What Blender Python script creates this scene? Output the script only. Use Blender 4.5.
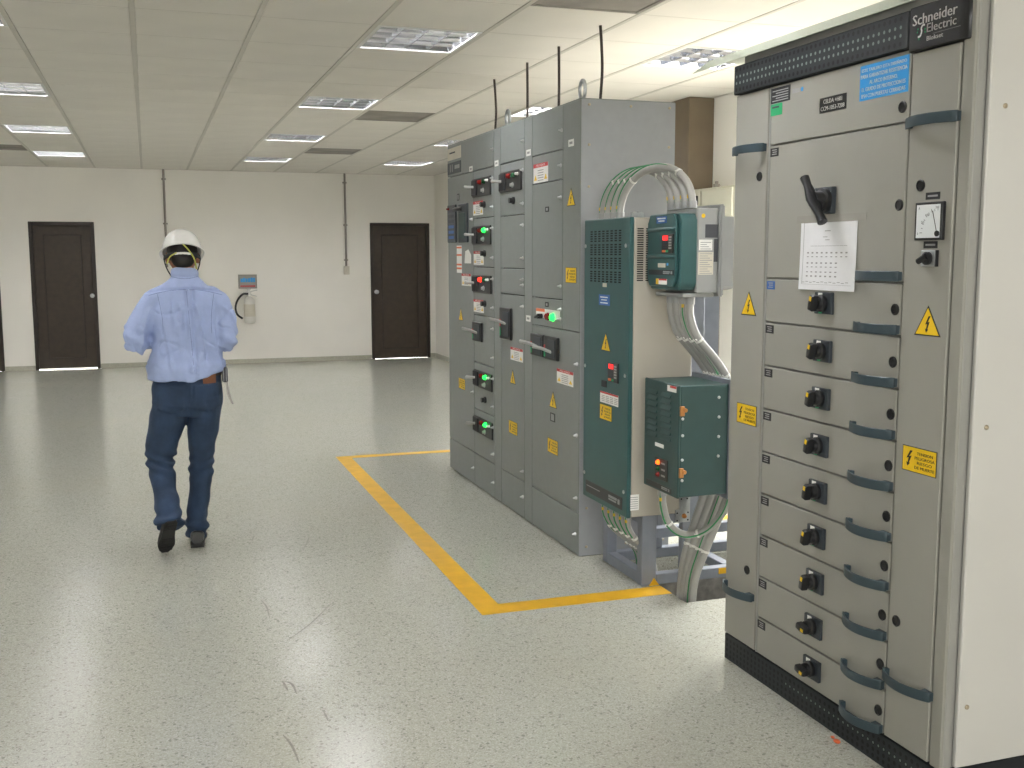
import bpy, bmesh, math, random
import numpy as np
from mathutils import Vector, Matrix, noise

for o in list(bpy.data.objects): bpy.data.objects.remove(o)
SC = bpy.context.scene
COL = SC.collection
random.seed(7)

# ------------------------------------------------------------------ camera
YAW, PITCH, ROLL, FPX, CAMH = 0.32901, 0.12102, -0.0015, 1061.47, 1.52
def camera():
    cy, sy, cp, sp = math.cos(YAW), math.sin(YAW), math.cos(PITCH), math.sin(PITCH)
    f = Vector((sy*cp, cy*cp, -sp)); r = Vector((cy, -sy, 0)); u = r.cross(f)
    cr, sr = math.cos(ROLL), math.sin(ROLL)
    r2 = cr*r + sr*u; u2 = -sr*r + cr*u
    m = Matrix(((r2.x, u2.x, -f.x, 0), (r2.y, u2.y, -f.y, 0), (r2.z, u2.z, -f.z, CAMH), (0, 0, 0, 1)))
    cd = bpy.data.cameras.new('camera'); cd.sensor_width = 36; cd.lens = FPX/1024*36
    cd.clip_start = 0.05; cd.clip_end = 200
    co = bpy.data.objects.new('camera', cd); COL.objects.link(co); co.matrix_world = m
    SC.camera = co
camera()

# ------------------------------------------------------------------ world, window light, exposure
TUBE_EMIT = 66.0
SKY = 14.0
w = bpy.data.worlds.new('overcast_sky'); SC.world = w; w.use_nodes = True
bg = w.node_tree.nodes['Background']
bg.inputs[0].default_value = (1.0, 0.99, 0.975, 1); bg.inputs[1].default_value = SKY
SC.view_settings.view_transform = 'Standard'
SC.view_settings.look = 'None'
SC.view_settings.exposure = 0.3
SC.view_settings.gamma = 1.0
SC.view_settings.use_curve_mapping = False
WIN = (4.40, 6.50, 0.06, 2.25)            # glazed opening in the right wall: y0 y1 z0 z1
pl = bpy.data.lights.new('window_portal', 'AREA'); pl.shape = 'RECTANGLE'
pl.size = WIN[1]-WIN[0]; pl.size_y = WIN[3]-WIN[2]; pl.cycles.is_portal = True
plo = bpy.data.objects.new('window_portal', pl); COL.objects.link(plo)
plo.location = (4.16, (WIN[0]+WIN[1])/2, (WIN[2]+WIN[3])/2)
plo.rotation_euler = Vector((-1, 0, 0)).to_track_quat('-Z', 'Z').to_euler()
WIN2 = (-2.9, 2.0, 1.30, 2.35)            # window band in the wall behind the camera: x0 x1 z0 z1
pl2 = bpy.data.lights.new('window_portal', 'AREA'); pl2.shape = 'RECTANGLE'
pl2.size = WIN2[1]-WIN2[0]; pl2.size_y = WIN2[3]-WIN2[2]; pl2.cycles.is_portal = True
plo2 = bpy.data.objects.new('window_portal', pl2); COL.objects.link(plo2)
plo2.location = ((WIN2[0]+WIN2[1])/2, -2.9, (WIN2[2]+WIN2[3])/2)
plo2.rotation_euler = Vector((0, 1, 0)).to_track_quat('-Z', 'Z').to_euler()

# ------------------------------------------------------------------ materials
def S(r, g, b):
    def c(v):
        v /= 255.0
        return v/12.92 if v <= 0.04045 else ((v+0.055)/1.055)**2.4
    return (c(r), c(g), c(b))
MATS = {}
def mat(name, rgb, rough=0.5, metal=0.0, var=0.05, scale=8.0, bump=0.0, bscale=200.0, emit=None, estr=0.0, spec=0.5, coat=0.0):
    m = bpy.data.materials.new(name); m.use_nodes = True
    nt = m.node_tree; n = nt.nodes; l = nt.links; b = n['Principled BSDF']
    col = S(*rgb)
    tc = n.new('ShaderNodeTexCoord')
    nz = n.new('ShaderNodeTexNoise'); nz.inputs['Scale'].default_value = scale; nz.inputs['Detail'].default_value = 4
    l.new(tc.outputs['Object'], nz.inputs['Vector'])
    rp = n.new('ShaderNodeMapRange')
    rp.inputs['To Min'].default_value = 1-var; rp.inputs['To Max'].default_value = 1+var
    rp.inputs['From Min'].default_value = 0.3; rp.inputs['From Max'].default_value = 0.7
    l.new(nz.outputs['Fac'], rp.inputs['Value'])
    mx = n.new('ShaderNodeVectorMath'); mx.operation = 'SCALE'; mx.inputs[0].default_value = col
    l.new(rp.outputs[0], mx.inputs['Scale'])
    l.new(mx.outputs[0], b.inputs['Base Color'])
    b.inputs['Roughness'].default_value = rough; b.inputs['Metallic'].default_value = metal
    b.inputs['Specular IOR Level'].default_value = spec
    b.inputs['Coat Weight'].default_value = coat
    if bump:
        n2 = n.new('ShaderNodeTexNoise'); n2.inputs['Scale'].default_value = bscale; n2.inputs['Detail'].default_value = 3
        l.new(tc.outputs['Object'], n2.inputs['Vector'])
        bp = n.new('ShaderNodeBump'); bp.inputs['Strength'].default_value = bump; bp.inputs['Distance'].default_value = 0.004
        l.new(n2.outputs['Fac'], bp.inputs['Height']); l.new(bp.outputs[0], b.inputs['Normal'])
    if emit:
        b.inputs['Emission Color'].default_value = (*S(*emit), 1); b.inputs['Emission Strength'].default_value = estr
    MATS[name] = m
    return m

def floor_material():
    m = bpy.data.materials.new('terrazzo'); m.use_nodes = True
    nt = m.node_tree; n = nt.nodes; l = nt.links; b = n['Principled BSDF']
    tc = n.new('ShaderNodeTexCoord')
    def vor(scale, lo, hi, ca, cb):
        v = n.new('ShaderNodeTexVoronoi'); v.inputs['Scale'].default_value = scale
        l.new(tc.outputs['Object'], v.inputs['Vector'])
        sp = n.new('ShaderNodeSeparateColor'); l.new(v.outputs['Color'], sp.inputs[0])
        r = n.new('ShaderNodeMapRange'); r.inputs['From Min'].default_value = lo; r.inputs['From Max'].default_value = hi
        l.new(sp.outputs[0], r.inputs['Value'])
        return r.outputs[0]
    def mix(fac, a, bb):
        x = n.new('ShaderNodeMix'); x.data_type = 'RGBA'
        if hasattr(fac, 'node'): l.new(fac, x.inputs[0])
        else: x.inputs[0].default_value = fac
        for i, s in ((6, a), (7, bb)):
            if hasattr(s, 'node'): l.new(s, x.inputs[i])
            else: x.inputs[i].default_value = (*S(*s), 1)
        return x.outputs[2]
    base = mix(vor(260, 0.5, 0.6, 0, 0), (180, 181, 170), (170, 171, 159))
    base = mix(vor(170, 0.86, 0.9, 0, 0), base, (157, 158, 147))
    base = mix(vor(120, 0.955, 0.965, 0, 0), base, (141, 142, 132))
    base = mix(vor(220, 0.82, 0.87, 0, 0), base, (192, 192, 182))
    big = n.new('ShaderNodeTexNoise'); big.inputs['Scale'].default_value = 0.9; big.inputs['Detail'].default_value = 5
    l.new(tc.outputs['Object'], big.inputs['Vector'])
    r = n.new('ShaderNodeMapRange'); r.inputs['From Min'].default_value = 0.5; r.inputs['From Max'].default_value = 0.8
    r.inputs['To Max'].default_value = 0.35
    l.new(big.outputs['Fac'], r.inputs['Value'])
    base = mix(r.outputs[0], base, (172, 168, 150))
    l.new(base, b.inputs['Base Color'])
    rr = n.new('ShaderNodeMapRange'); rr.inputs['To Min'].default_value = 0.14; rr.inputs['To Max'].default_value = 0.24
    l.new(big.outputs['Fac'], rr.inputs['Value']); l.new(rr.outputs[0], b.inputs['Roughness'])
    b.inputs['Specular IOR Level'].default_value = 0.5
    return m
M_FLOOR = floor_material()

mat('wall', (238, 235, 226), 0.7, var=0.025, scale=1.5, bump=0.08, bscale=90)
mat('tile', (229, 225, 216), 0.95, var=0.03, scale=2.5, bump=0.25, bscale=160)
mat('bar', (202, 198, 188), 0.6, var=0.03)
mat('crossbar', (205, 201, 190), 0.6, var=0.03)
mat('plenum', (120, 118, 112), 0.9)
mat('baseboard', (176, 174, 158), 0.35, var=0.12, scale=60)
mat('door', (50, 39, 27), 0.55, var=0.22, scale=14, bump=0.05, bscale=40)
mat('doorframe', (38, 28, 19), 0.5, var=0.2, scale=14)
mat('metal', (190, 190, 186), 0.3, 1.0, var=0.06)
mat('galv', (172, 176, 178), 0.35, 0.85, var=0.12, scale=30)
mat('alu_and_light_line', (225, 222, 215), 0.3, 0.5, var=0.03)  # window frames, and the painted line of light under the left door
mat('conduit_wall', (142, 136, 128), 0.45, 0.3, var=0.05)
mat('box_ivory', (205, 200, 184), 0.5)
mat('yellow_paint', (216, 166, 16), 0.42, var=0.10, scale=10)
mat('scuff', (122, 120, 110), 0.6, var=0.25, scale=60)
mat('louver', (212, 214, 222), 0.15, 1.0, var=0.02)
mat('housing', (225, 225, 222), 0.4, var=0.02)
mat('tube', (255, 255, 255), 0.5, var=0.0, emit=(252, 251, 255), estr=TUBE_EMIT)
mat('vent', (143, 138, 130), 0.75, var=0.25, scale=3.0)
mat('mcc', (122, 127, 124), 0.42, var=0.03, scale=20, bump=0.04, bscale=400)
mat('mcc_side', (144, 147, 149), 0.42, var=0.03, scale=20)
mat('gap', (38, 40, 40), 0.7)
mat('bolt', (172, 160, 138), 0.4, 0.7)
mat('chrome', (190, 191, 192), 0.4, 0.9, var=0.04)
mat('black', (24, 25, 27), 0.38, var=0.08)
mat('black_matte', (30, 31, 34), 0.65, var=0.08)
mat('char', (45, 52, 58), 0.45, var=0.06)
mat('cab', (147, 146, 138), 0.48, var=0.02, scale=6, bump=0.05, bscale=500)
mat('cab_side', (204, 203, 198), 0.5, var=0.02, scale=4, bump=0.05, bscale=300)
mat('cab_post', (150, 150, 145), 0.45, var=0.03)
mat('handle', (48, 64, 71), 0.42, var=0.05)
mat('plinth', (35, 39, 42), 0.55, var=0.1, spec=0.3)
mat('hole_dark', (12, 13, 14), 0.8)
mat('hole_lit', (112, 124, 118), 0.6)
mat('white_print', (232, 232, 228), 0.6, var=0.02)
mat('grey_print', (150, 150, 150), 0.6, var=0.05)
mat('dark_print', (70, 72, 76), 0.7, var=0.1)
mat('red_print', (186, 48, 52), 0.5)
mat('orange_print', (222, 108, 60), 0.5)
mat('blue_sign', (44, 146, 214), 0.4, var=0.03)
mat('blue_label', (44, 92, 160), 0.45, var=0.05)
mat('green_label', (38, 150, 96), 0.5, var=0.06)
mat('yellow_label', (232, 192, 22), 0.42, var=0.04)
mat('paper', (226, 227, 229), 0.7, var=0.03, scale=20)
mat('clear_tape', (158, 156, 149), 0.2, var=0.02)
mat('vfd_green', (42, 80, 80), 0.38, var=0.06, scale=12)
mat('vfd_green_dark', (38, 66, 64), 0.42, var=0.08, scale=12)
mat('vfd_beige', (168, 163, 150), 0.5, var=0.03)
mat('vfd_grey', (150, 152, 150), 0.4, var=0.06)
mat('steel_blue', (126, 132, 142), 0.45, 0.1, var=0.07, scale=16)
mat('copper', (176, 122, 70), 0.35, 0.7)
mat('flex', (158, 158, 153), 0.38, var=0.05, scale=30)
mat('tie', (228, 228, 222), 0.5)
mat('green_wire', (34, 128, 74), 0.45, var=0.06)
mat('yellow_tape', (214, 178, 40), 0.5)
mat('rod', (52, 42, 36), 0.6)
mat('column', (112, 99, 80), 0.75, var=0.07, scale=6)
mat('panelboard', (196, 194, 174), 0.5, var=0.02)
mat('plate', (186, 192, 176), 0.5, var=0.03)
mat('trench', (128, 126, 121), 0.9, var=0.25, scale=25, bump=0.4, bscale=30)
mat('red_off', (128, 34, 32), 0.25, var=0.03)
mat('green_off', (22, 82, 46), 0.25, var=0.03)
mat('red_on', (255, 40, 30), 0.3, emit=(255, 42, 26), estr=2.6)
mat('green_on', (40, 255, 90), 0.3, emit=(28, 255, 76), estr=2.4)
mat('amber_on', (255, 110, 30), 0.3, emit=(255, 92, 22), estr=2.6)
mat('display_red', (240, 40, 40), 0.3, emit=(255, 34, 34), estr=1.0)
mat('dial', (226, 230, 232), 0.35, var=0.02)
mat('lever', (150, 150, 146), 0.3, 0.2, var=0.05)
mat('concrete_out', (186, 182, 172), 0.9, var=0.08)
mat('ext_white', (218, 216, 208), 0.35, var=0.03)
mat('sign_grey', (150, 148, 142), 0.5, var=0.03)
mat('skin', (152, 104, 80), 0.55, var=0.06, scale=30)
mat('hair', (26, 22, 20), 0.6, var=0.2, scale=90)
mat('shirt', (160, 175, 213), 0.85, var=0.04, scale=30, bump=0.15, bscale=500)
mat('shirt_seam', (112, 124, 162), 0.9, var=0.04)
mat('jeans', (38, 56, 80), 0.9, var=0.2, scale=14, bump=0.2, bscale=600)
mat('shoe', (24, 22, 22), 0.4, var=0.1)
mat('sole', (30, 29, 28), 0.7, var=0.15)
mat('helmet', (238, 238, 234), 0.22, var=0.01, coat=0.3)
mat('strap_yellow', (190, 190, 90), 0.6)
mat('leather', (120, 76, 50), 0.6, var=0.1)
mat('belt', (34, 28, 26), 0.5)
mat('pouch', (58, 58, 66), 0.7, var=0.1)
mat('cord', (168, 164, 160), 0.6)
mat('orange_scrap', (200, 92, 44), 0.6, var=0.15)
def glass_material():
    m = bpy.data.materials.new('window_glass'); m.use_nodes = True
    nt = m.node_tree; n = nt.nodes; l = nt.links; n.remove(n['Principled BSDF'])
    out = n['Material Output']
    t = n.new('ShaderNodeBsdfTransparent'); g = n.new('ShaderNodeBsdfGlossy'); g.inputs['Roughness'].default_value = 0.02
    mx = n.new('ShaderNodeMixShader'); mx.inputs[0].default_value = 0.05; l.new(t.outputs[0], mx.inputs[1]); l.new(g.outputs[0], mx.inputs[2])
    l.new(mx.outputs[0], out.inputs[0]); MATS['glass'] = m
glass_material()

# ------------------------------------------------------------------ mesh helpers
ORG = {}
def org(o):
    return ORG.get(o.name, Vector((0, 0, 0)))
def smooth_path(pts, sub=6, closed=False):
    P = [Vector(p) for p in pts]; out = []
    n = len(P)
    rng = range(n if closed else n-1)
    for i in rng:
        p0 = P[(i-1) % n] if closed or i > 0 else P[0]*2-P[1]
        p1 = P[i]; p2 = P[(i+1) % n]
        p3 = P[(i+2) % n] if closed or i+2 < n else P[-1]*2-P[-2]
        for k in range(sub):
            t = k/sub
            out.append(0.5*((2*p1)+(p2-p0)*t+(2*p0-5*p1+4*p2-p3)*t*t+(3*p1-p0-3*p2+p3)*t**3))
    if not closed: out.append(P[-1])
    return out
class MB:
    def __init__(s): s.v = []; s.f = []
    def box(s, x0, x1, y0, y1, z0, z1):
        k = len(s.v)
        s.v += [(x0,y0,z0),(x1,y0,z0),(x1,y1,z0),(x0,y1,z0),(x0,y0,z1),(x1,y0,z1),(x1,y1,z1),(x0,y1,z1)]
        s.f += [tuple(k+i for i in q) for q in ((0,3,2,1),(4,5,6,7),(0,1,5,4),(1,2,6,5),(2,3,7,6),(3,0,4,7))]
        return s
    def prism(s, pts, axis, a, b):
        k = len(s.v); n = len(pts)
        def mk(p, t):
            return (t, p[0], p[1]) if axis == 'x' else (p[0], t, p[1]) if axis == 'y' else (p[0], p[1], t)
        s.v += [mk(p, a) for p in pts] + [mk(p, b) for p in pts]
        s.f.append(tuple(k+i for i in range(n))); s.f.append(tuple(k+n+i for i in reversed(range(n))))
        for i in range(n):
            j = (i+1) % n; s.f.append((k+i, k+n+i, k+n+j, k+j))
        return s
    def rings(s, rs, cap=True, closed=False):
        k = len(s.v); n = len(rs[0])
        for r in rs: s.v += [tuple(p) for p in r]
        m = len(rs)
        for i in range(m if closed else m-1):
            a = k+i*n; b = k+((i+1) % m)*n
            for j in range(n):
                jj = (j+1) % n; s.f.append((a+j, a+jj, b+jj, b+j))
        if cap and not closed:
            s.f.append(tuple(k+j for j in reversed(range(n)))); s.f.append(tuple(k+(m-1)*n+j for j in range(n)))
        return s
    def tube(s, pts, r, seg=8, closed=False, ref=None):
        P = [Vector(p) for p in pts]; n = len(P); rs = []
        R_ = r if isinstance(r, (list, tuple)) else [r]*n
        prev = None
        for i in range(n):
            if closed: t = (P[(i+1) % n]-P[i-1])
            else: t = P[min(i+1, n-1)]-P[max(i-1, 0)]
            t = t.normalized()
            if prev is None:
                a = Vector(ref) if ref else (Vector((0,0,1)) if abs(t.z) < 0.9 else Vector((1,0,0)))
                u = (a-t*a.dot(t)).normalized()
            else: u = (prev-t*prev.dot(t)).normalized()
            prev = u; v = t.cross(u)
            rr = R_[i]; ra, rb = rr if isinstance(rr, (list, tuple)) else (rr, rr)
            rs.append([P[i]+u*ra*math.cos(2*math.pi*j/seg)+v*rb*math.sin(2*math.pi*j/seg) for j in range(seg)])
        return s.rings(rs, True, closed)
    def cyl(s, p0, p1, r0, r1=None, seg=16):
        return s.tube([p0, p1], [r0, r0 if r1 is None else r1], seg)
    def lathe(s, prof, c, axis=(0,0,1), seg=20):
        ax = Vector(axis).normalized(); a = Vector((1,0,0)) if abs(ax.x) < 0.9 else Vector((0,1,0))
        u = (a-ax*a.dot(ax)).normalized(); v = ax.cross(u); c = Vector(c)
        return s.rings([[c+ax*h+(u*math.cos(2*math.pi*j/seg)+v*math.sin(2*math.pi*j/seg))*max(r, 1e-4) for j in range(seg)] for r, h in prof])
    def ell(s, c, rx, ry, rz, seg=16, rg=10, rot=None):
        c = Vector(c); rs = []
        for i in range(rg+1):
            th = math.pi*(i+0.02)/(rg+0.04); st, ct = max(math.sin(th), 0.02), math.cos(th)
            ring = []
            for j in range(seg):
                p = Vector((rx*st*math.cos(2*math.pi*j/seg), ry*st*math.sin(2*math.pi*j/seg), rz*ct))
                if rot: p = rot @ p
                ring.append(c+p)
            rs.append(ring)
        return s.rings(rs)
    def add_mesh(s, verts, faces):
        k = len(s.v); s.v += [tuple(v) for v in verts]; s.f += [tuple(k+i for i in f) for f in faces]; return s
    def mesh(s, name, m, o=(0,0,0), bevel=0.0, seg=1, smooth=True, ang=35):
        me = bpy.data.meshes.new(name); o = Vector(o)
        me.from_pydata([Vector(v)-o for v in s.v], [], s.f)
        bm = bmesh.new(); bm.from_mesh(me)
        bmesh.ops.recalc_face_normals(bm, faces=bm.faces)
        lim = math.radians(ang)
        if bevel:
            ed = [e for e in bm.edges if len(e.link_faces) == 2 and e.calc_face_angle(0) > lim]
            bmesh.ops.bevel(bm, geom=ed, offset=bevel, segments=seg, affect='EDGES', clamp_overlap=True)
        if smooth:
            for f in bm.faces: f.smooth = True
            for e in bm.edges:
                if len(e.link_faces) != 2 or e.calc_face_angle(0) > lim: e.smooth = False
        bm.to_mesh(me); bm.free()
        if m: me.materials.append(MATS[m] if isinstance(m, str) else m)
        return me
    def build(s, name, m, parent=None, origin=None, **k):
        o = Vector(origin) if origin is not None else (org(parent) if parent else Vector((0,0,0)))
        me = s.mesh(name, m, o, **k)
        ob = bpy.data.objects.new(name, me); COL.objects.link(ob)
        if parent:
            ob.parent = parent; ob.location = o-org(parent)
        else: ob.location = o
        ORG[ob.name] = o
        return ob
def B(*a): return MB().box(*a)
def tag(o, label=None, cat=None, group=None, kind=None):
    for k, v in (('label', label), ('category', cat), ('group', group), ('kind', kind)):
        if v: o[k] = v
    return o
def thing(name, loc, label, cat, group=None):
    o = bpy.data.objects.new(name, None); COL.objects.link(o); o.empty_display_size = 0.1
    o.location = loc; ORG[o.name] = Vector(loc)
    return tag(o, label, cat, group)
def inst(name, me, parent, loc, rot=None):
    o = bpy.data.objects.new(name, me); COL.objects.link(o); loc = Vector(loc)
    if parent: o.parent = parent; o.location = loc-org(parent)
    else: o.location = loc
    if rot: o.rotation_euler = rot
    ORG[o.name] = loc
    return o
TXT = {}
def text_geo(s):
    if s in TXT: return TXT[s]
    c = bpy.data.curves.new('t', 'FONT'); c.body = s; c.size = 1; c.resolution_u = 2
    o = bpy.data.objects.new('t', c); COL.objects.link(o)
    dg = bpy.context.evaluated_depsgraph_get()
    me = bpy.data.meshes.new_from_object(o.evaluated_get(dg))
    v = np.array([tuple(x.co) for x in me.vertices]) if len(me.vertices) else np.zeros((0, 3))
    f = [tuple(p.vertices) for p in me.polygons]
    bpy.data.objects.remove(o); bpy.data.curves.remove(c); bpy.data.meshes.remove(me)
    v[:, :2] -= v[:, :2].min(0)
    TXT[s] = (v, f, v[:, 0].max(), v[:, 1].max())
    return TXT[s]
def put_text(mb, s, X, yl, yr, zb, zt, bold=0):
    """flat lettering on a surface that faces -X; reads from larger y to smaller y"""
    v, f, wd, ht = text_geo(s)
    vs = [(X, yl-p[0]/wd*(yl-yr), zb+p[1]/ht*(zt-zb)) for p in v]
    mb.add_mesh(vs, f)
    if bold:
        for d in (-bold, bold): mb.add_mesh([(q[0]-0.00005, q[1]+d, q[2]) for q in vs], f)
def lettering(lines, X, yl, yr, zb, zt, m, parent, name='lettering', fill=0.72, bold=0, center=True):
    """lines: list of (text, relative width)"""
    mb = MB(); n = len(lines); h = (zt-zb)/n
    for i, (s, wf) in enumerate(lines):
        z1 = zt-i*h-h*(1-fill)/2; z0 = z1-h*fill
        wdt = (yl-yr)*wf; c = (yl+yr)/2
        a = c+wdt/2 if center else yl
        put_text(mb, s, X, a, a-wdt, z0, z1, bold)
    return mb.build(name, m, parent, smooth=False)
def FX(y0, y1, z0, z1, X, d0, d1):
    """box on a surface facing -X at X, standing out from d0 to d1"""
    return B(X-d1, X-d0, min(y0,y1), max(y0,y1), min(z0,z1), max(z0,z1))
BOLT = [(.62,1.0),(.28,.48),(.50,.54),(.40,.22),(.28,.27),(.40,0),(.64,.22),(.52,.21),(.76,.68),(.52,.62),(.84,1.0)]
def bolt_sign(mb, X, yl, yr, zb, zt):
    k = len(mb.v)
    mb.v += [(X, yl-(yl-yr)*p[0], zb+(zt-zb)*p[1]) for p in BOLT]; mb.f.append(tuple(range(k, k+len(BOLT))))
def warn_tri(parent, X, yc, z0, z1, hw):
    a = MB().prism([(yc+hw, z0), (yc-hw, z0), (yc, z1)], 'x', X, X-0.001).build('warning_triangle', 'black', parent, smooth=False)
    k = 0.88; zc = z0+(z1-z0)*0.36
    q = [(yc+hw*k, zc+(z0-zc)*k), (yc-hw*k, zc+(z0-zc)*k), (yc, zc+(z1-zc)*k)]
    MB().prism(q, 'x', X-0.0011, X-0.0016).build('yellow_face', 'yellow_label', a, smooth=False)
    mb = MB(); h = z1-z0
    bolt_sign(mb, X-0.0021, yc+hw*0.36, yc-hw*0.36, z0+h*0.1, z0+h*0.66); mb.build('lightning_symbol', 'black', a, smooth=False)
    return a
def warn_rect(parent, X, y0, y1, z0, z1):
    yl, yr = max(y0, y1), min(y0, y1); wd = yl-yr; h = z1-z0
    a = FX(yl, yr, z0, z1, X, 0, 0.001).build('danger_notice', 'black', parent, smooth=False)
    FX(yl-wd*.02, yr+wd*.02, z0+h*.03, z1-h*.03, X, 0.0011, 0.0016).build('yellow_face', 'yellow_label', a, smooth=False)
    mb = MB(); bolt_sign(mb, X-0.0021, yl-wd*.04, yl-wd*.36, z0+h*.2, z0+h*.84); mb.build('lightning_symbol', 'black', a, smooth=False)
    lettering([('TENSION', .8), ('PELIGROSA', 1), ('RIESGO', .75), ('DE MUERTE', 1)], X-0.0021, yl-wd*.38, yr+wd*.05, z0+h*.12, z0+h*.86, 'black', a, fill=.62, bold=wd*.003)
    return a
def danger_label(parent, X, y0, y1, z0, z1):
    yl, yr = max(y0, y1), min(y0, y1); wd = yl-yr; h = z1-z0
    a = FX(yl, yr, z0, z1, X, 0, 0.001).build('danger_label', 'white_print', parent, smooth=False)
    FX(yl, yr, z1-h*.2, z1, X, .0011, .0015).build('red_header', 'red_print', a, smooth=False)
    lettering([('PELIGRO', .6)], X-.002, yl, yr, z1-h*.18, z1-h*.02, 'white_print', a)
    for c in (yl-wd*.15, yr+wd*.15):
        MB().prism([(c+wd*.1, z0+h*.14), (c-wd*.1, z0+h*.14), (c, z0+h*.42)], 'x', X-.0011, X-.0015).build('yellow_symbol', 'yellow_label', a, smooth=False)
    mb = MB()
    for i in range(5): mb.box(X-.0015, X-.0011, yr+wd*.3, yl-wd*.3, z0+h*(.1+.13*i), z0+h*(.14+.13*i))
    mb.build('fine_print', 'grey_print', a, smooth=False)
    return a

# ------------------------------------------------------------------ the room
RX0, RX1, RY0, RY1, CZ, TZ = -4.108, 4.05, -2.79, 15.39, 2.68, 2.86
HOLE = (2.185, 3.05, 4.03, 4.68)
f = MB()
hx0, hx1, hy0, hy1 = HOLE
f.box(RX0, hx0, RY0, RY1, -0.12, 0); f.box(hx1, RX1, RY0, RY1, -0.12, 0)
f.box(hx0, hx1, RY0, hy0, -0.12, 0); f.box(hx0, hx1, hy1, RY1, -0.12, 0)
floor = tag(f.build('floor', M_FLOOR, smooth=False), 'pale speckled terrazzo floor with a polished sheen', None, None, 'structure')
t = MB()
t.box(hx0-.1, hx0-.001, hy0-.1, hy1+.1, -.28, -.121); t.box(hx1+.001, hx1+.1, hy0-.1, hy1+.1, -.28, -.121)
t.box(hx0, hx1, hy0-.1, hy0-.001, -.28, -.121); t.box(hx0, hx1, hy1+.001, hy1+.1, -.28, -.121); t.box(hx0, hx1, hy0, hy1, -.33, -.28)
tag(t.build('cable_trench', 'trench', floor, smooth=False), 'dark cable trench opening in the floor')
def line(name, pts):
    MB().prism(pts, 'z', 0.0004, 0.0016).build(name, 'yellow_paint', floor, smooth=False)
line('yellow_line', [(1.287, 4.165), (1.395, 4.165), (1.402, 7.935), (1.294, 7.935)])
line('yellow_line', [(1.396, 4.165), (2.184, 4.165), (2.184, 4.28), (1.396, 4.28)])
line('yellow_line', [(1.403, 7.85), (2.60, 7.85), (2.60, 7.935), (1.403, 7.935)])
line('yellow_line', [(3.06, 4.03), (3.16, 4.03), (3.16, 5.6), (3.06, 5.6)])
for pts, r in (([(.418,4.681),(.432,4.577),(.429,4.428)],.004), ([(.465,4.131),(.58,4.298),(.702,4.525)],.0028), ([(.400,3.73),(.408,3.64)],.005), ([(.405,3.73),(.429,3.69),(.433,3.60)],.005), ([(.35,3.292),(.367,3.205),(.373,3.085)],.0045),
               ([(.492,5.80),(.472,5.70)],.005), ([(.773,5.681),(.745,5.562),(.706,5.433)],.004), ([(.392,6.334),(.374,6.239)],.006), ([(.817,7.224),(.773,7.138)],.006), ([(.50,3.42),(.503,3.35)],.004)):
    p = smooth_path([(a, b, 0.0006) for a, b in pts], 5)
    mb = MB(); k = len(p)
    mb.tube(p, [(.0004, r*(0.35+0.65*math.sin(math.pi*(i+.5)/k))) for i in range(k)], 6)
    mb.build('scuff_mark', 'scuff', floor)

def struct(name, mb, m, label=None, **k): return tag(mb.build(name, m, **k), label, None, None, 'structure')
doors = {'door_1': (-1.46, -0.652, 1.965), 'door_2': (3.078, 3.962, 1.985), 'door_3': (-2.72, -1.835, 2.06)}
# back wall with door openings left solid: the doors stand in shallow reveals
wb = MB(); ds = sorted(doors.values()); x = RX0
for a, b, h in ds:
    wb.box(x, a, RY1, RY1+.15, 0, TZ); wb.box(a, b, RY1, RY1+.15, h, TZ); x = b
wb.box(x, RX1+.15, RY1, RY1+.15, 0, TZ)
wb.box(RX0, RX1+.15, RY1+.151, RY1+.25, 0, TZ)
struct('wall_back', wb, 'wall', 'plain off-white back wall with dark doors', smooth=False)
struct('wall_left', B(RX0-.15, RX0, RY0-.15, RY1+.15, 0, TZ), 'wall', smooth=False)
wf = MB(); u0, u1, v0, v1 = WIN2
wf.box(RX0, u0, RY0-.15, RY0, 0, TZ).box(u1, RX1+.15, RY0-.15, RY0, 0, TZ).box(u0, u1, RY0-.15, RY0, 0, v0).box(u0, u1, RY0-.15, RY0, v1, TZ)
struct('wall_front', wf, 'wall', smooth=False)
wn2 = MB().box(u0, u1, RY0-.08, RY0-.02, v0, v0+.04).box(u0, u1, RY0-.08, RY0-.02, v1-.04, v1)
nb = 6
for i in range(nb+1):
    xm = u0+(u1-u0)*i/nb; xm = min(max(xm, u0+.02), u1-.02); wn2.box(xm-.02, xm+.02, RY0-.08, RY0-.02, v0+.04, v1-.04)
wn2 = struct('window_2', wn2, 'alu_and_light_line', origin=((u0+u1)/2, RY0, v0))
for i in range(nb):
    xa_ = u0+(u1-u0)*i/nb+.04 if i == 0 else u0+(u1-u0)*i/nb+.02; xb_ = u0+(u1-u0)*(i+1)/nb-(.04 if i == nb-1 else .02)
    B(xa_, xb_, RY0-.053, RY0-.047, v0+.04, v1-.04).build('pane', 'glass', wn2, smooth=False)
y0, y1, z0, z1 = WIN; wr = MB()
wr.box(RX1, RX1+.15, RY0, y0, 0, TZ); wr.box(RX1, RX1+.15, y1, RY1, 0, TZ)
wr.box(RX1, RX1+.15, y0, y1, z1, TZ); wr.box(RX1, RX1+.15, y0, y1, -.1, z0)
struct('wall_right', wr, 'wall', 'off-white side wall behind the grey motor control cabinets', smooth=False)
win = struct('window_1', MB().box(RX1+.02, RX1+.08, y0, y0+.05, z0, z1).box(RX1+.02, RX1+.08, y1-.05, y1, z0, z1)
             .box(RX1+.02, RX1+.08, y0+.05, y1-.05, z0, z0+.05).box(RX1+.02, RX1+.08, y0+.05, y1-.05, z1-.05, z1)
             .box(RX1+.03, RX1+.07, (y0+y1)/2-.025, (y0+y1)/2+.025, z0+.05, z1-.05), 'alu_and_light_line', origin=(RX1, y0, z0))
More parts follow.
